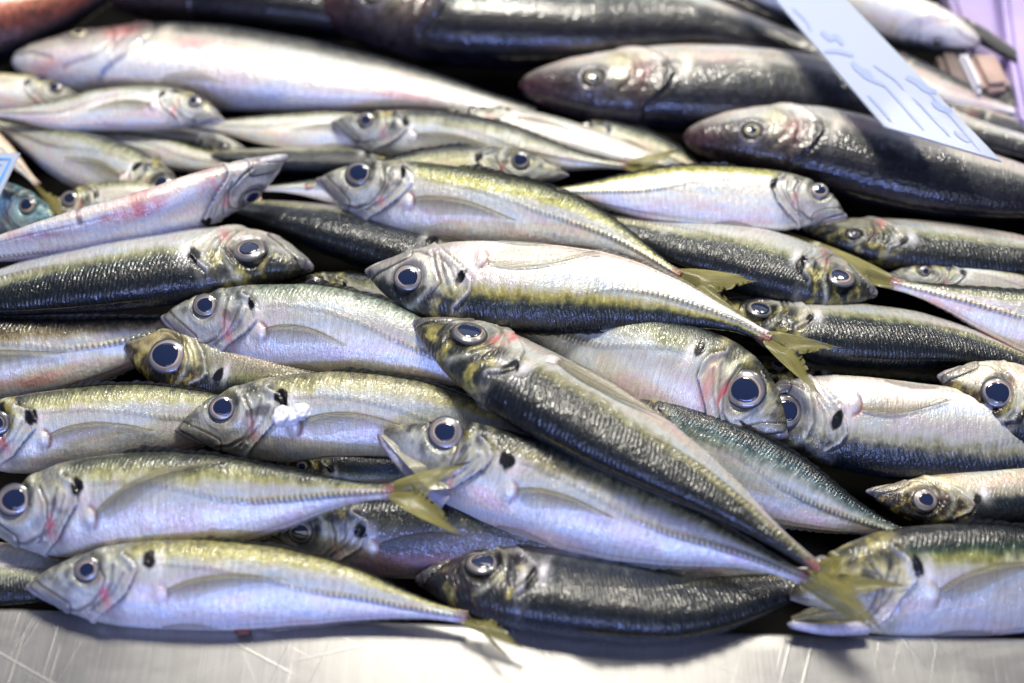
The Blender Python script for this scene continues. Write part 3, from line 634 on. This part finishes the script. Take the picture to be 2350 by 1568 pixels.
# ------------------------------------------------------------------ the fish, back of the heap first (pixels of the photograph at 2350 wide, heights in cm)
G1 = 'sea bass laid along the back of the tray'
BIG = dict(kind='bass', pec=False, group=G1, res=.8)
fish('dark sea bass with a reddish snout, behind the pale one at the top left', [(232, -12), (500, -5), (800, 25), (1000, 60), (1250, 90)], 78, 0.5, 'D', 55, dark=1.5, **BIG)
fish('sea bass at the top centre with its eye cut by the photo edge', [(712, 8), (1000, 40), (1300, 48), (1600, 52), (1890, 122)], 116, 1.6, 'D', 36, dark=1.12, **BIG)
fish('dark sea bass partly hidden behind the top of the price card', [(1300, -60), (1650, -10), (1830, 55), (2000, 120)], 55, 0.2, 'D', 40, dark=1.2, **BIG)
fish('white belly-up sea bass with a red bruise on its flank', [(28, 140), (200, 145), (450, 150), (750, 182), (1000, 215), (1225, 268)], 98, 1.2, 'U', -42, dark=.75, headdark=.12, **{**BIG, 'pink': 1.0})
fish('sea bass with a yellow-ringed eye, middle one of the three at the right', [(1192, 196), (1400, 203), (1600, 205), (1900, 222), (2150, 290), (2400, 350)], 104, 2.0, 'D', 30, dark=1.1, **BIG)
fish('sea bass with a maroon snout lying under the corner of the price card', [(1568, 315), (1750, 325), (1900, 345), (2100, 395), (2350, 440), (2650, 480)], 100, 2.4, 'D', 32, dark=1.05, **BIG)
G2 = 'horse mackerel heaped in the tray'
# upper left
fish('silver fish with a red gill pointing right, below the white belly-up bass', [(512, 272), (420, 250), (270, 250), (130, 264), (40, 262), (-40, 258)], 52, 2.6, 'U', -12, dark=.55, red=1, res=.8, dfin=False)
fish('pale fish behind the big-eyed one, its flank filling the gap at the upper left', [(985, 312), (780, 302), (640, 300), (500, 290), (420, 282)], 46, 1.0, 'U', -15, dark=.6, res=.8)
fish('thin silvery fish with a pale head in the dark gap at the upper left', [(560, 345), (450, 325), (330, 318), (190, 315)], 30, .4, 'D', 35, dark=1.0, res=.7)
fish('dark slim fish stretched behind the raised pale snout', [(1000, 380), (850, 372), (600, 365), (380, 350)], 36, .6, 'D', 60, dark=1.5, tail=[(250, 332), (300, 385)], tailh=.9, res=.8)
fish('greenish silver fish slanting down from the left edge below the small silver one', [(430, 475), (330, 425), (200, 372), (80, 322), (-30, 275)], 72, 1.2, 'U', -5, dark=.8, res=.8, dfin=False)
fish('peach coloured fish whose olive tail hangs beside the blue head at the left', [(-320, 180), (-150, 255), (0, 345), (88, 425)], 46, 1.5, 'U', -30, dark=.3, tail=[(168, 530), (118, 520)], tailh=2.1, res=.7, olive=(.6, .45, .3), silver=(.75, .6, .5))
fish('short fish with white gill plates and yellow specks above the pale raised fish', [(110, 478), (230, 480), (400, 470), (600, 460)], 66, .9, 'U', -5, dark=.6, red=1, res=.8, cheek=(.8, .8, .7))
fish('turquoise tinted fish head looking right at the left edge', [(136, 512), (50, 490), (-150, 460), (-420, 430)], 70, 1.4, 'U', 0, dark=.9, res=.8, cheek=(.35, .62, .75), headc=(.05, .16, .2), silver=(.3, .55, .75), green=(.05, .2, .28))
fish('silver fish crossing the gap between the small silver one and the dark slim one', [(60, 345), (180, 335), (320, 345), (480, 372), (640, 395)], 40, .5, 'U', -5, dark=.6, res=.7, dfin=False)
# upper middle
fish('yellowish fish head peeping out between the bass and the pale slim fish', [(1296, 302), (1400, 322), (1520, 360), (1680, 420)], 46, .9, 'U', 0, dark=.9, res=.8, silver=(.66, .64, .52), red=.9)
fish('pale slim fish lying behind the yellow tail in the upper middle', [(1010, 262), (1180, 285), (1320, 318), (1450, 355), (1620, 400)], 40, 1.5, 'U', -35, dark=.4, res=.8, pink=.9)
fish('fish with its yellow tail touching the maroon-snouted bass', [(768, 278), (870, 302), (1000, 316), (1150, 336), (1300, 366), (1440, 382)], 60, 2.2, 'U', 0, dark=.9, tail=[(1568, 342), (1560, 402)], tailh=2.4, res=.9, eye=(.112, .028, .042))
fish('fish head pointing right with a red rimmed black spot, upper middle', [(1299, 398), (1190, 386), (1080, 384), (950, 392), (700, 430)], 50, 2.8, 'U', 0, dark=.9, res=.9, red=1, eye=(.175, .030, .055), hs=1.35, pec=False, silver=(.6, .6, .42), headdark=.8)
fish('blue-grey tail end of a fish behind the long yellow-backed one', [(1150, 470), (950, 455), (740, 435), (600, 432)], 44, 1.4, 'U', -10, dark=.8, res=.7)
fish('dark backed fish lying under the yellow-backed one, left of centre', [(1180, 640), (1050, 608), (900, 562), (750, 522), (600, 488), (440, 455)], 72, .9, 'D', 64, dark=1.5, res=.9, pec=False)
fish('long fish with a yellow-green back above the very centre', [(737, 408), (850, 436), (1000, 465), (1150, 488), (1300, 512), (1430, 560), (1560, 634)], 90, [3.2, 3.4, 3.2], 'U', 0, dark=.85, tail=[(1758, 642), (1722, 732)], tailh=3.4, olive=(.42, .40, .06), green=(.06, .08, .015), headdark=.45, red=.5, eye=(.105, .030, .042), spot=(.225, .055))
# right
fish('silver fish with a pink fin scar pointing right, under the maroon-snouted bass', [(1938, 490), (1850, 465), (1700, 457), (1550, 447), (1400, 445), (1240, 442)], 74, 3.4, 'U', -8, dark=.6, pec=False, red=.9, olive=(.40, .38, .10), eye=(.10, .035, .036), headdark=.4, pink=.8)
fish('dark backed fish with a brown snout pointing right, right of centre', [(2004, 678), (1900, 650), (1780, 614), (1650, 580), (1520, 550), (1400, 512), (1310, 470)], 84, 2.0, 'D', 52, dark=1.3, red=.8, pec=False)
fish('dark fish with an olive head beneath the right-hand bass', [(1852, 530), (2000, 553), (2200, 575), (2400, 600), (2700, 650)], 62, 1.2, 'D', 44, dark=1.5, pec=False, res=.9, eye=(.118, .028, .022), cheek=(.2, .19, .12))
fish('small silver head peeping out above the pink-bellied fish at the right', [(2038, 630), (2130, 638), (2300, 658), (2550, 700)], 42, 1.0, 'U', -5, dark=.5, hs=1.3, pec=False, res=.8)
fish('pink-bellied fish at the right whose yellow tail fans out to the left', [(2950, 830), (2750, 810), (2550, 785), (2350, 735), (2190, 688), (2042, 648)], 92, 2.2, 'U', 0, dark=.8, tail=[(1782, 522), (1885, 612)], tailh=1.7, pink=1.1)
fish('dark blue-grey fish right of centre lying under the pink-bellied one', [(1640, 700), (1780, 742), (1950, 768), (2150, 785), (2350, 835), (2480, 880)], 74, 1.4, 'D', 58, dark=1.5, pec=False, red=0, headdark=1)
fish('dark fish lost in the shade between the two right-hand fish', [(1700, 830), (1900, 880), (2100, 890), (2400, 900)], 45, -.6, 'D', 60, dark=1.6, pec=False, res=.6)
# centre
fish('striped fish in the centre, white belly up and green back down', [(846, 632), (950, 645), (1100, 655), (1250, 664), (1400, 674), (1550, 700), (1680, 738), (1768, 778)], 104, [4.2, 4.4, 4.4, 4.6], 'D', 20, dark=1.12, tail=[(1884, 908), (1935, 800)], tailh=4.4, green=(.028, .042, .024), olive=(.40, .35, .10), pecb=(.275, -.040), pectip=(.56, -.070), red=.25, eye=(.105, .010, .039), spot=(.232, .004), headdark=.9)
fish('half hidden fish with a yellow cheek behind the striped central one', [(655, 662), (730, 668), (850, 676), (1010, 700)], 46, 1.2, 'U', 5, dark=.9, hs=1.6, pec=False, res=.8, cheek=(.55, .50, .18), eye=(.19, .028, .060))
fish('dark backed fish pointing right at the left, ice crumb by its eye', [(706, 618), (600, 598), (450, 606), (300, 622), (150, 645), (0, 672), (-150, 702), (-280, 725)], 92, 2.8, 'D', 48, dark=1.32, pec=False, red=.4, eye=(.125, .020, .042), headdark=.9)
fish('pale raised fish showing its belly and a red slit, upper left', [(653, 366), (575, 410), (480, 452), (350, 500), (200, 537), (0, 572), (-200, 610)], 58, [5.0, 4.0, 3.6], 'D', -58, dark=.5, marks=((.385, -.083, .065, .020, (.62, .10, .08), .9), (.47, -.082, .03, .010, (.55, .12, .10), .6), (.540, -.085, .009, .010, (.12, .08, .09), .9), (.66, -.06, .07, .008, (.60, .22, .30), .8), (.20, -.075, .035, .020, (.60, .28, .34), .8)), pec=False, red=.9, pink=.2, headdark=.15, belly=(.80, .76, .78), silver=(.66, .62, .68), dfin=False)
fish('big-eyed fish with a red gill looking right, under the striped central one', [(1806, 990), (1745, 945), (1660, 900), (1560, 866), (1420, 820), (1280, 765), (1100, 700)], 124, 2.2, 'U', 0, dark=.8, red=1.2, eye=(.160, .020, .048), spot=(.33, .06), hs=1.2, sharp=.45, headdark=.8, marks=((.045, .022, .045, .022, (.045, .028, .02), .85), (.27, .000, .020, .050, (.72, .24, .26), .55), (.05, -.045, .06, .012, (.42, .36, .40), .7)), cheek=(.55, .54, .42), pec=False)
fish('large silver fish at the left edge of the middle row, brownish back', [(-420, 830), (-200, 835), (0, 828), (150, 812), (300, 782), (420, 750), (540, 705)], 100, .8, 'U', 0, dark=.95, olive=(.24, .19, .09), green=(.10, .075, .035), pink=1.4, pectip=(.60, .0))
f = fish('open-mouthed brown head beneath the silver fish, left of centre', [(285, 795), (400, 822), (520, 848), (650, 872), (860, 890)], 84, 1.2, 'D', 18, dark=1.3, silver=(.26, .25, .20), belly=(.40, .38, .34), hs=1.45, open=True, red=.1, eye=(.205, .012, .063), spot=(.42, .035), pec=False, headc=(.055, .032, .014), cheek=(.50, .44, .22))
jaw(f, (470, 745), (287, 792), 16, 7, 1.6, 1.5, (.42, .38, .40))
fish('silver fish with a red ringed fin root, left of centre', [(380, 722), (480, 735), (600, 748), (750, 757), (900, 785), (1020, 828), (1150, 885), (1230, 915)], 100, [2.7, 2.8, 2.0], 'U', 0, dark=.62, headdark=.35, red=.7, eye=(.113, .033, .036), spot=(.238, .045), olive=(.35, .38, .28), green=(.10, .16, .15), pectip=(.50, -.028))
fish('fish cut by the left edge with its fin spread, second row from the left front', [(-150, 990), (-30, 998), (100, 992), (250, 975), (400, 962), (550, 955), (720, 950)], 95, [2.1, 2.0, 1.5, .6, .2], 'U', 0, dark=.75, olive=(.42, .40, .17), green=(.14, .15, .08), eye=(.185, .030, .040), hs=1.1, pecm=None, pink=.9)
fish('silver fish with a white lump by its fin, below the red-fin-root one', [(411, 978), (520, 966), (650, 960), (800, 957), (950, 966), (1100, 990), (1250, 1020), (1370, 1040)], 103, 1.7, 'U', 0, dark=.68, headdark=.5, red=.5, eye=(.112, .030, .037), spot=(.255, .048), olive=(.46, .42, .18), green=(.12, .12, .06), pectip=(.57, -.015))
fish('blue-green fish mostly hidden right of centre near the front', [(1330, 950), (1500, 1010), (1650, 1065), (1800, 1122), (1930, 1178), (2090, 1232)], 102, .9, 'U', 6, dark=.95, green=(.05, .11, .13), olive=(.20, .24, .20), pec=False)
fish('fish with a spread clear fin and black spot, right-hand middle', [(1700, 930), (1800, 948), (1950, 972), (2100, 993), (2250, 1006), (2400, 1018), (2600, 1035), (2720, 1040)], 112, 1.6, 'D', 14, dark=1.15, red=.15, eye=(.094, .006, .046), spot=(.207, .010), hs=.9, pecb=(.240, -.030), green=(.014, .024, .032), olive=(.32, .30, .18), headdark=.6, pectip=(.45, -.06))
fish('brown-nosed fish head at the right edge above the clear-finned one', [(2156, 872), (2280, 908), (2400, 955), (2550, 1010), (2850, 1110)], 94, 2.7, 'D', 18, dark=1.3, red=.4, eye=(.175, .010, .048), hs=1.1, pec=False, headc=(.06, .032, .018), cheek=(.6, .56, .4))
fish('small head with a pale iris at the right edge, lower right', [(1997, 1135), (2100, 1150), (2250, 1146), (2400, 1125), (2620, 1080), (2850, 1030)], 66, .9, 'D', 28, dark=1.55, red=.2, eye=(.135, .012, .050), spot=(.265, .015), pec=False, headc=(.035, .02, .012), cheek=(.62, .56, .34), silver=(.42, .40, .34), belly=(.58, .56, .50), olive=(.30, .27, .18))
f = fish('fish with a huge black spot at the bottom right corner, mouth open', [(1812, 1372), (1930, 1348), (2080, 1334), (2250, 1330), (2400, 1325), (2620, 1312), (2850, 1290)], 128, 1.1, 'U', 0, dark=1.05, open=True, red=.1, eye=(.080, .050, .022), spot=(.262, .038), green=(.025, .07, .04), olive=(.36, .34, .10), cheek=(.55, .49, .28), pectip=(.56, .035), headdark=.85, pecm=None)
jaw(f, (1990, 1440), (1806, 1432), 17, 9, 1.0, 1.2, (.52, .50, .60)); membrane(f, [(1815, 1415), (1950, 1350), (1985, 1432), (1820, 1432)], 1.0, (.34, .30, .16))
# front
fish('dark backed fish deep in the heap at the lower left corner', [(-380, 1290), (-150, 1310), (0, 1322), (150, 1335), (330, 1350)], 72, -.3, 'D', 50, dark=1.3, pec=False, res=.7)
fish('dark fish sliver below the lumpy-finned fish', [(640, 1060), (800, 1085), (950, 1090), (1150, 1080)], 44, .1, 'U', 30, dark=1.3, pec=False, res=.7, green=(.04, .08, .07))
fish('shaded fish with a black spot beneath the olive tail', [(596, 1222), (720, 1228), (850, 1233), (1000, 1236), (1150, 1240), (1400, 1262), (1600, 1280)], 92, .4, 'U', 4, dark=1.05, red=.2, eye=(.100, .016, .040), spot=(.236, .030), headdark=.9, silver=(.12, .12, .14), belly=(.16, .14, .17), green=(.015, .02, .015), olive=(.08, .08, .05), pecm=M_PECD, pectip=(.50, .02))  # back, flank and belly colours darkened to paint in the shade around it
fish('dark backed fish on the tray rim at the bottom centre', [(964, 1338), (1100, 1336), (1250, 1348), (1400, 1366), (1550, 1378), (1700, 1364), (1870, 1325), (1990, 1290)], 95, .2, 'D', 62, dark=1.8, red=0, pec=False, eye=(.137, .006, .036), headc=(.03, .024, .03), green=(.012, .018, .020), olive=(.05, .058, .05))
f = fish('gaping fish at the front centre with a pink flush on its side', [(881, 990), (1000, 1042), (1150, 1096), (1300, 1148), (1450, 1195), (1600, 1238), (1730, 1280), (1852, 1330)], 112, [3.2, 2.8, 2.6, 3.0], 'U', 0, dark=.8, open=True, red=.9, eye=(.138, .052, .046), spot=(.288, .045), pink=.8, headdark=.95, tail=[(2010, 1448), (2082, 1345)], tailh=2.6, olive=(.28, .25, .12), pectip=(.55, .0))
jaw(f, (1030, 1150), (867, 996), 26, 10, 2.5, 3.2, (.48, .46, .56)); membrane(f, [(872, 998), (905, 1000), (1040, 1120), (985, 1125)], 3.3, (.36, .35, .27))
fish('fish at the left front edge whose olive tail crosses the gaping one', [(-45, 1180), (80, 1176), (200, 1164), (350, 1152), (500, 1150), (650, 1142), (780, 1132), (905, 1128)], 118, [2.3, 2.3, 2.6, 4.2], 'U', 0, dark=.82, red=.8, eye=(.098, .030, .042), spot=(.255, .050), olive=(.38, .36, .14), green=(.07, .09, .06), tail=[(1090, 1056), (1062, 1232)], tailh=4.8, pectip=(.62, .078), headdark=.5)
fish('dark olive backed fish slanting from the centre to the lower right', [(952, 748), (1080, 806), (1200, 878), (1350, 962), (1500, 1045), (1650, 1138), (1780, 1232), (1880, 1305)], 97, [4.0, 4.6, 4.4, 4.2], 'D', 50, dark=1.5, red=1.2, eye=(.125, .006, .043), headc=(.035, .034, .028), tail=[(2034, 1455), (1962, 1268)], tailh=3.4, green=(.018, .024, .016), olive=(.24, .23, .12), belly=(.72, .74, .76), pecb=(.290, -.043), pectip=(.58, -.055))
fish('silver fish resting on the steel rim at the front left', [(72, 1338), (200, 1340), (350, 1340), (500, 1343), (650, 1348), (800, 1364), (930, 1390), (1072, 1418)], 101, [1.5, 1.6, 1.4], 'U', -4, dark=.62, headdark=.3, red=.9, pink=.5, eye=(.140, .038, .037), spot=(.283, .060), olive=(.46, .42, .14), green=(.16, .16, .06), tail=[(1206, 1488), (1190, 1540)], tailh=1.3, pectip=(.60, .022), belly=(.82, .82, .88))
fish('dark fish in the corner under the one with the huge black spot', [(2120, 1418), (2250, 1420), (2400, 1412), (2600, 1400)], 34, -.6, 'D', 50, dark=1.5, pec=False, res=.6)
fish('dark fish in the shade between the two lower right heads', [(2180, 1215), (2300, 1210), (2450, 1190), (2600, 1170)], 42, -.2, 'U', 10, dark=1.5, pec=False, res=.6, silver=(.2, .2, .22))
# ------------------------------------------------------------------ blurred things behind the heap
fish('rosy fish with a rust-red underside cut by the top left corner', [(-330, 150), (-180, 100), (-40, 55), (120, 5), (330, -70)], 105, 1.6, 'D', 0, dark=1.0, name='sea_bream', headdark=.0, green=(.12, .028, .018), olive=(.45, .14, .08), silver=(.80, .50, .42), belly=(.62, .60, .66), **{**BIG, 'group': None, 'res': .6})
fish('pale yellowish fish showing at the left edge under the white bass', [(190, 222), (60, 218), (-120, 210), (-300, 205)], 48, .8, 'U', -10, dark=.4, res=.6, pec=False, silver=(.66, .62, .50), olive=(.5, .46, .2), dfin=False)
fish('bright white blurred fish behind the price card', [(2248, 100), (2120, 62), (1980, 30), (1800, -5), (1600, -60)], 56, 3.0, 'D', -40, dark=.3, headdark=0, name='sea_bass', belly=(.95, .94, .95), silver=(.93, .92, .95), **{**BIG, 'group': None, 'res': .5, 'pink': 0})
G3 = 'dark fish blurred behind the price card'
for lb, pts, W_, h_ in (('thin dark fish lying on the lilac tray at the top right', [(2120, 20), (2230, 70), (2345, 140), (2450, 200)], 20, 2.6),
                        ('dark grey fish nearest the lilac tray at the right edge', [(2150, 205), (2250, 205), (2350, 250), (2480, 300)], 42, 1.2),
                        ('dark grey fish just right of the lower corner of the price card', [(2130, 250), (2250, 300), (2380, 330), (2550, 350)], 52, 1.0)):
    fish(lb, pts, W_, h_, 'D', 45, dark=1.2, name='sea_bass', headdark=.5, **{**BIG, 'group': G3, 'res': .5})
fish('pinkish grey fish behind the long edge of the price card', [(1980, 110), (2080, 170), (2190, 215), (2330, 250)], 44, 1.8, 'U', -20, dark=.7, name='sea_bass', headdark=0, silver=(.50, .42, .44), **{**BIG, 'group': None, 'res': .5})
M_LILAC = plain('lilac_plastic', (.42, .34, .62), .45, noise=6.0); M_CARD = plain('laminated_card', (.34, .39, .50), .6, 0, .05); M_BLUE = plain('blue_ink', (.26, .32, .60), .6, 0, .05); M_BORDER = plain('blue_print', (.08, .30, .80), .4, 0, .5)
def slab(name, quad, h, thick, m, par, loc):
    q = P([a for a, b in quad], [b for a, b in quad], h); n = len(q)
    import bmesh
    bm = bmesh.new(); top = [bm.verts.new(v - loc) for v in q]; bot = [bm.verts.new(v - NP * thick - loc) for v in q]
    bm.faces.new(top); bm.faces.new(bot[::-1])
    for i in range(n): bm.faces.new([top[i], bot[i], bot[(i + 1) % n], top[(i + 1) % n]])
    bmesh.ops.recalc_face_normals(bm, faces=bm.faces)
    bmesh.ops.bevel(bm, geom=list(bm.edges), offset=min(thick * .3, .004), segments=2, affect='EDGES')
    me = bpy.data.meshes.new(name); bm.to_mesh(me); bm.free(); me.materials.append(m)
    o = bpy.data.objects.new(name, me); COL.objects.link(o); o.parent = par; return o
def T_(name, label, cat, px, py, h):
    l = P([px], [py], h)[0]; t = thing(name, label, cat, l); return t, l
t, l = T_('plastic_tray', 'lilac plastic tray out of focus at the top right corner', 'tray', 2350, 60, 0)
slab('base', [(2130, -160), (2700, -160), (2700, 520), (2420, 330), (2290, 215), (2225, 120)], .012, .02, M_LILAC, t, l)
slab('side_wall', [(2285, -160), (2330, -160), (2380, 120), (2410, 330), (2350, 270), (2320, 120)], .030, .02, M_LILAC, t, l)
t, l = T_('box', 'small tan box with a pale edge behind the price card', 'box', 2240, 150, 1)
M_TAN = plain('tan_board', (.40, .28, .24), .6, noise=30.0); M_BROWN = plain('brown_board', (.16, .12, .11), .6, noise=30.0); M_PALE = plain('pale_board', (.62, .62, .68), .5)
slab('lid', [(2222, 118), (2290, 118), (2325, 195), (2262, 200)], .030, .02, M_TAN, t, l)
slab('edge_strip', [(2203, 116), (2220, 117), (2260, 201), (2244, 202)], .0305, .02, M_PALE, t, l)
slab('side', [(2150, 112), (2202, 115), (2243, 203), (2180, 200)], .024, .02, M_BROWN, t, l)
def strokes(name, lines, h, m, par, loc):
    V = []; Fc = []
    for (w_, pts) in lines:
        w_ = w_ * .72; c, L_ = curve(pts, 24); d = np.gradient(c[:, :2], axis=0); d /= np.linalg.norm(d, axis=1)[:, None] + 1e-9
        tp = w_ * (.55 + .45 * np.sin(np.linspace(.25, math.pi - .25, 24)))[:, None]
        a = c[:, :2] + np.stack([-d[:, 1], d[:, 0]], 1) * tp; b = c[:, :2] - np.stack([-d[:, 1], d[:, 0]], 1) * tp
        k = len(V) and sum(len(v) for v in V)
        Fc.append(grid_faces(24, 2) + k); V.append(np.stack([P(a[:, 0], a[:, 1], h), P(b[:, 0], b[:, 1], h)], 1).reshape(-1, 3))
    mesh_obj(name, np.vstack(V) - loc, np.vstack(Fc), m, par, {}, False)
HC = .070
t, l = T_('price_card', 'white laminated price card with blurred blue handwriting, lying across the sea bass', 'sign', 2000, 150, 7)
slab('card', [(1660, -140), (2030, 291), (2301, 371), (1810, -140)], HC, .0015, M_CARD, t, l)
strokes('blue_handwriting', [(9, [(1885, 72), (1905, 88), (1918, 84), (1935, 102)]), (7, [(1892, 118), (1925, 118), (1960, 128)]), (10, [(1955, 142), (1972, 160), (1992, 168), (2003, 182)]), (6, [(1975, 168), (1990, 178), (2030, 196)]),
    (4, [(2030, 196), (2060, 228), (2090, 262), (2120, 297)]), (10, [(2080, 176), (2108, 190), (2125, 204), (2150, 210)]), (9, [(2138, 232), (2160, 248), (2186, 254)]), (4, [(1992, 218), (2020, 248), (2046, 278)]),
    (3, [(2096, 224), (2140, 270), (2180, 312)]), (6, [(2190, 300), (2212, 318), (2226, 324)]), (3, [(2130, 210), (2190, 276), (2250, 346)]), (4, [(1820, 20), (1846, 44), (1862, 70)]), (3, [(2005, 150), (2050, 180), (2074, 205)])], HC + .0005, M_BLUE, t, l)
t, l = T_('price_card', 'corner of a white card with a blue printed border at the left edge', 'sign', -20, 400, 5)
slab('card', [(-190, 346), (46, 350), (-12, 470), (-230, 470)], .052, .0015, M_CARD, t, l)
strokes('printed_border', [(4, [(-160, 362), (-60, 363), (25, 365)]), (4, [(25, 365), (0, 415), (-26, 468)]), (3, [(-160, 376), (-60, 377), (5, 379)])], .0525, M_BORDER, t, l)
# ------------------------------------------------------------------ crumbs
def blob(name, label, cat, px, py, h, rpx, m, seed, group=None, sq=(1, 1, 1), lumps=1):
    import bmesh
    l = P([px], [py], h)[0]; mp_ = ((l - CAM) @ F) / FPX
    o = thing_mesh = None
    bm = bmesh.new(); bmesh.ops.create_icosphere(bm, subdivisions=4, radius=1)
    co = np.array([v.co[:] for v in bm.verts]); rad = 1 + 1.1 * (fbm(co * 1.5 + 5, seed, 3) - .5) + .45 * np.abs(fbm(co * 3.2 + 9, seed + 2, 2) - .5)
    for v, c, q in zip(bm.verts, co, rad): v.co = c * q * rpx * mp_ * np.array(sq)
    for fc in bm.faces: fc.smooth = True
    me = bpy.data.meshes.new(name); bm.to_mesh(me); bm.free(); me.materials.append(m)
    o = bpy.data.objects.new(name, me); COL.objects.link(o); o.location = l; o['label'] = label; o['category'] = cat
    if group: o['group'] = group
M_ICE = plain('crushed_ice', (.86, .87, .92), .25, 0, .8); M_ICE.node_tree.nodes['Principled BSDF'].inputs['Subsurface Weight'].default_value = .6; M_ICE.node_tree.nodes['Principled BSDF'].inputs['Subsurface Radius'].default_value = (.003, .003, .004)
M_SCRAP = plain('rusty_scrap', (.22, .05, .015), .4, 0, .6, noise=400.0)
GI = 'white crumbs of ice on the fish'
blob('ice_crumb', 'big white ice crumb at the fin root of the lumpy-finned fish', 'ice', 655, 960, 3.05e-2, 24, M_ICE, 1, GI)
blob('ice_crumb', 'smaller white ice crumb just right of the big one', 'ice', 690, 948, 3.1e-2, 19, M_ICE, 6, GI)
blob('ice_crumb', 'tiny white ice crumb above the eye of the dark fish pointing right', 'ice', 572, 553, 3.9e-2, 9, M_ICE, 9, GI, (1.5, .9, .9))
blob('fish_scrap', 'rust-brown scrap stuck under the belly of the fish on the rim', 'scrap', 556, 1446, .6e-2, 13, M_SCRAP, 12, None, (1.3, .8, .7))
#=END=
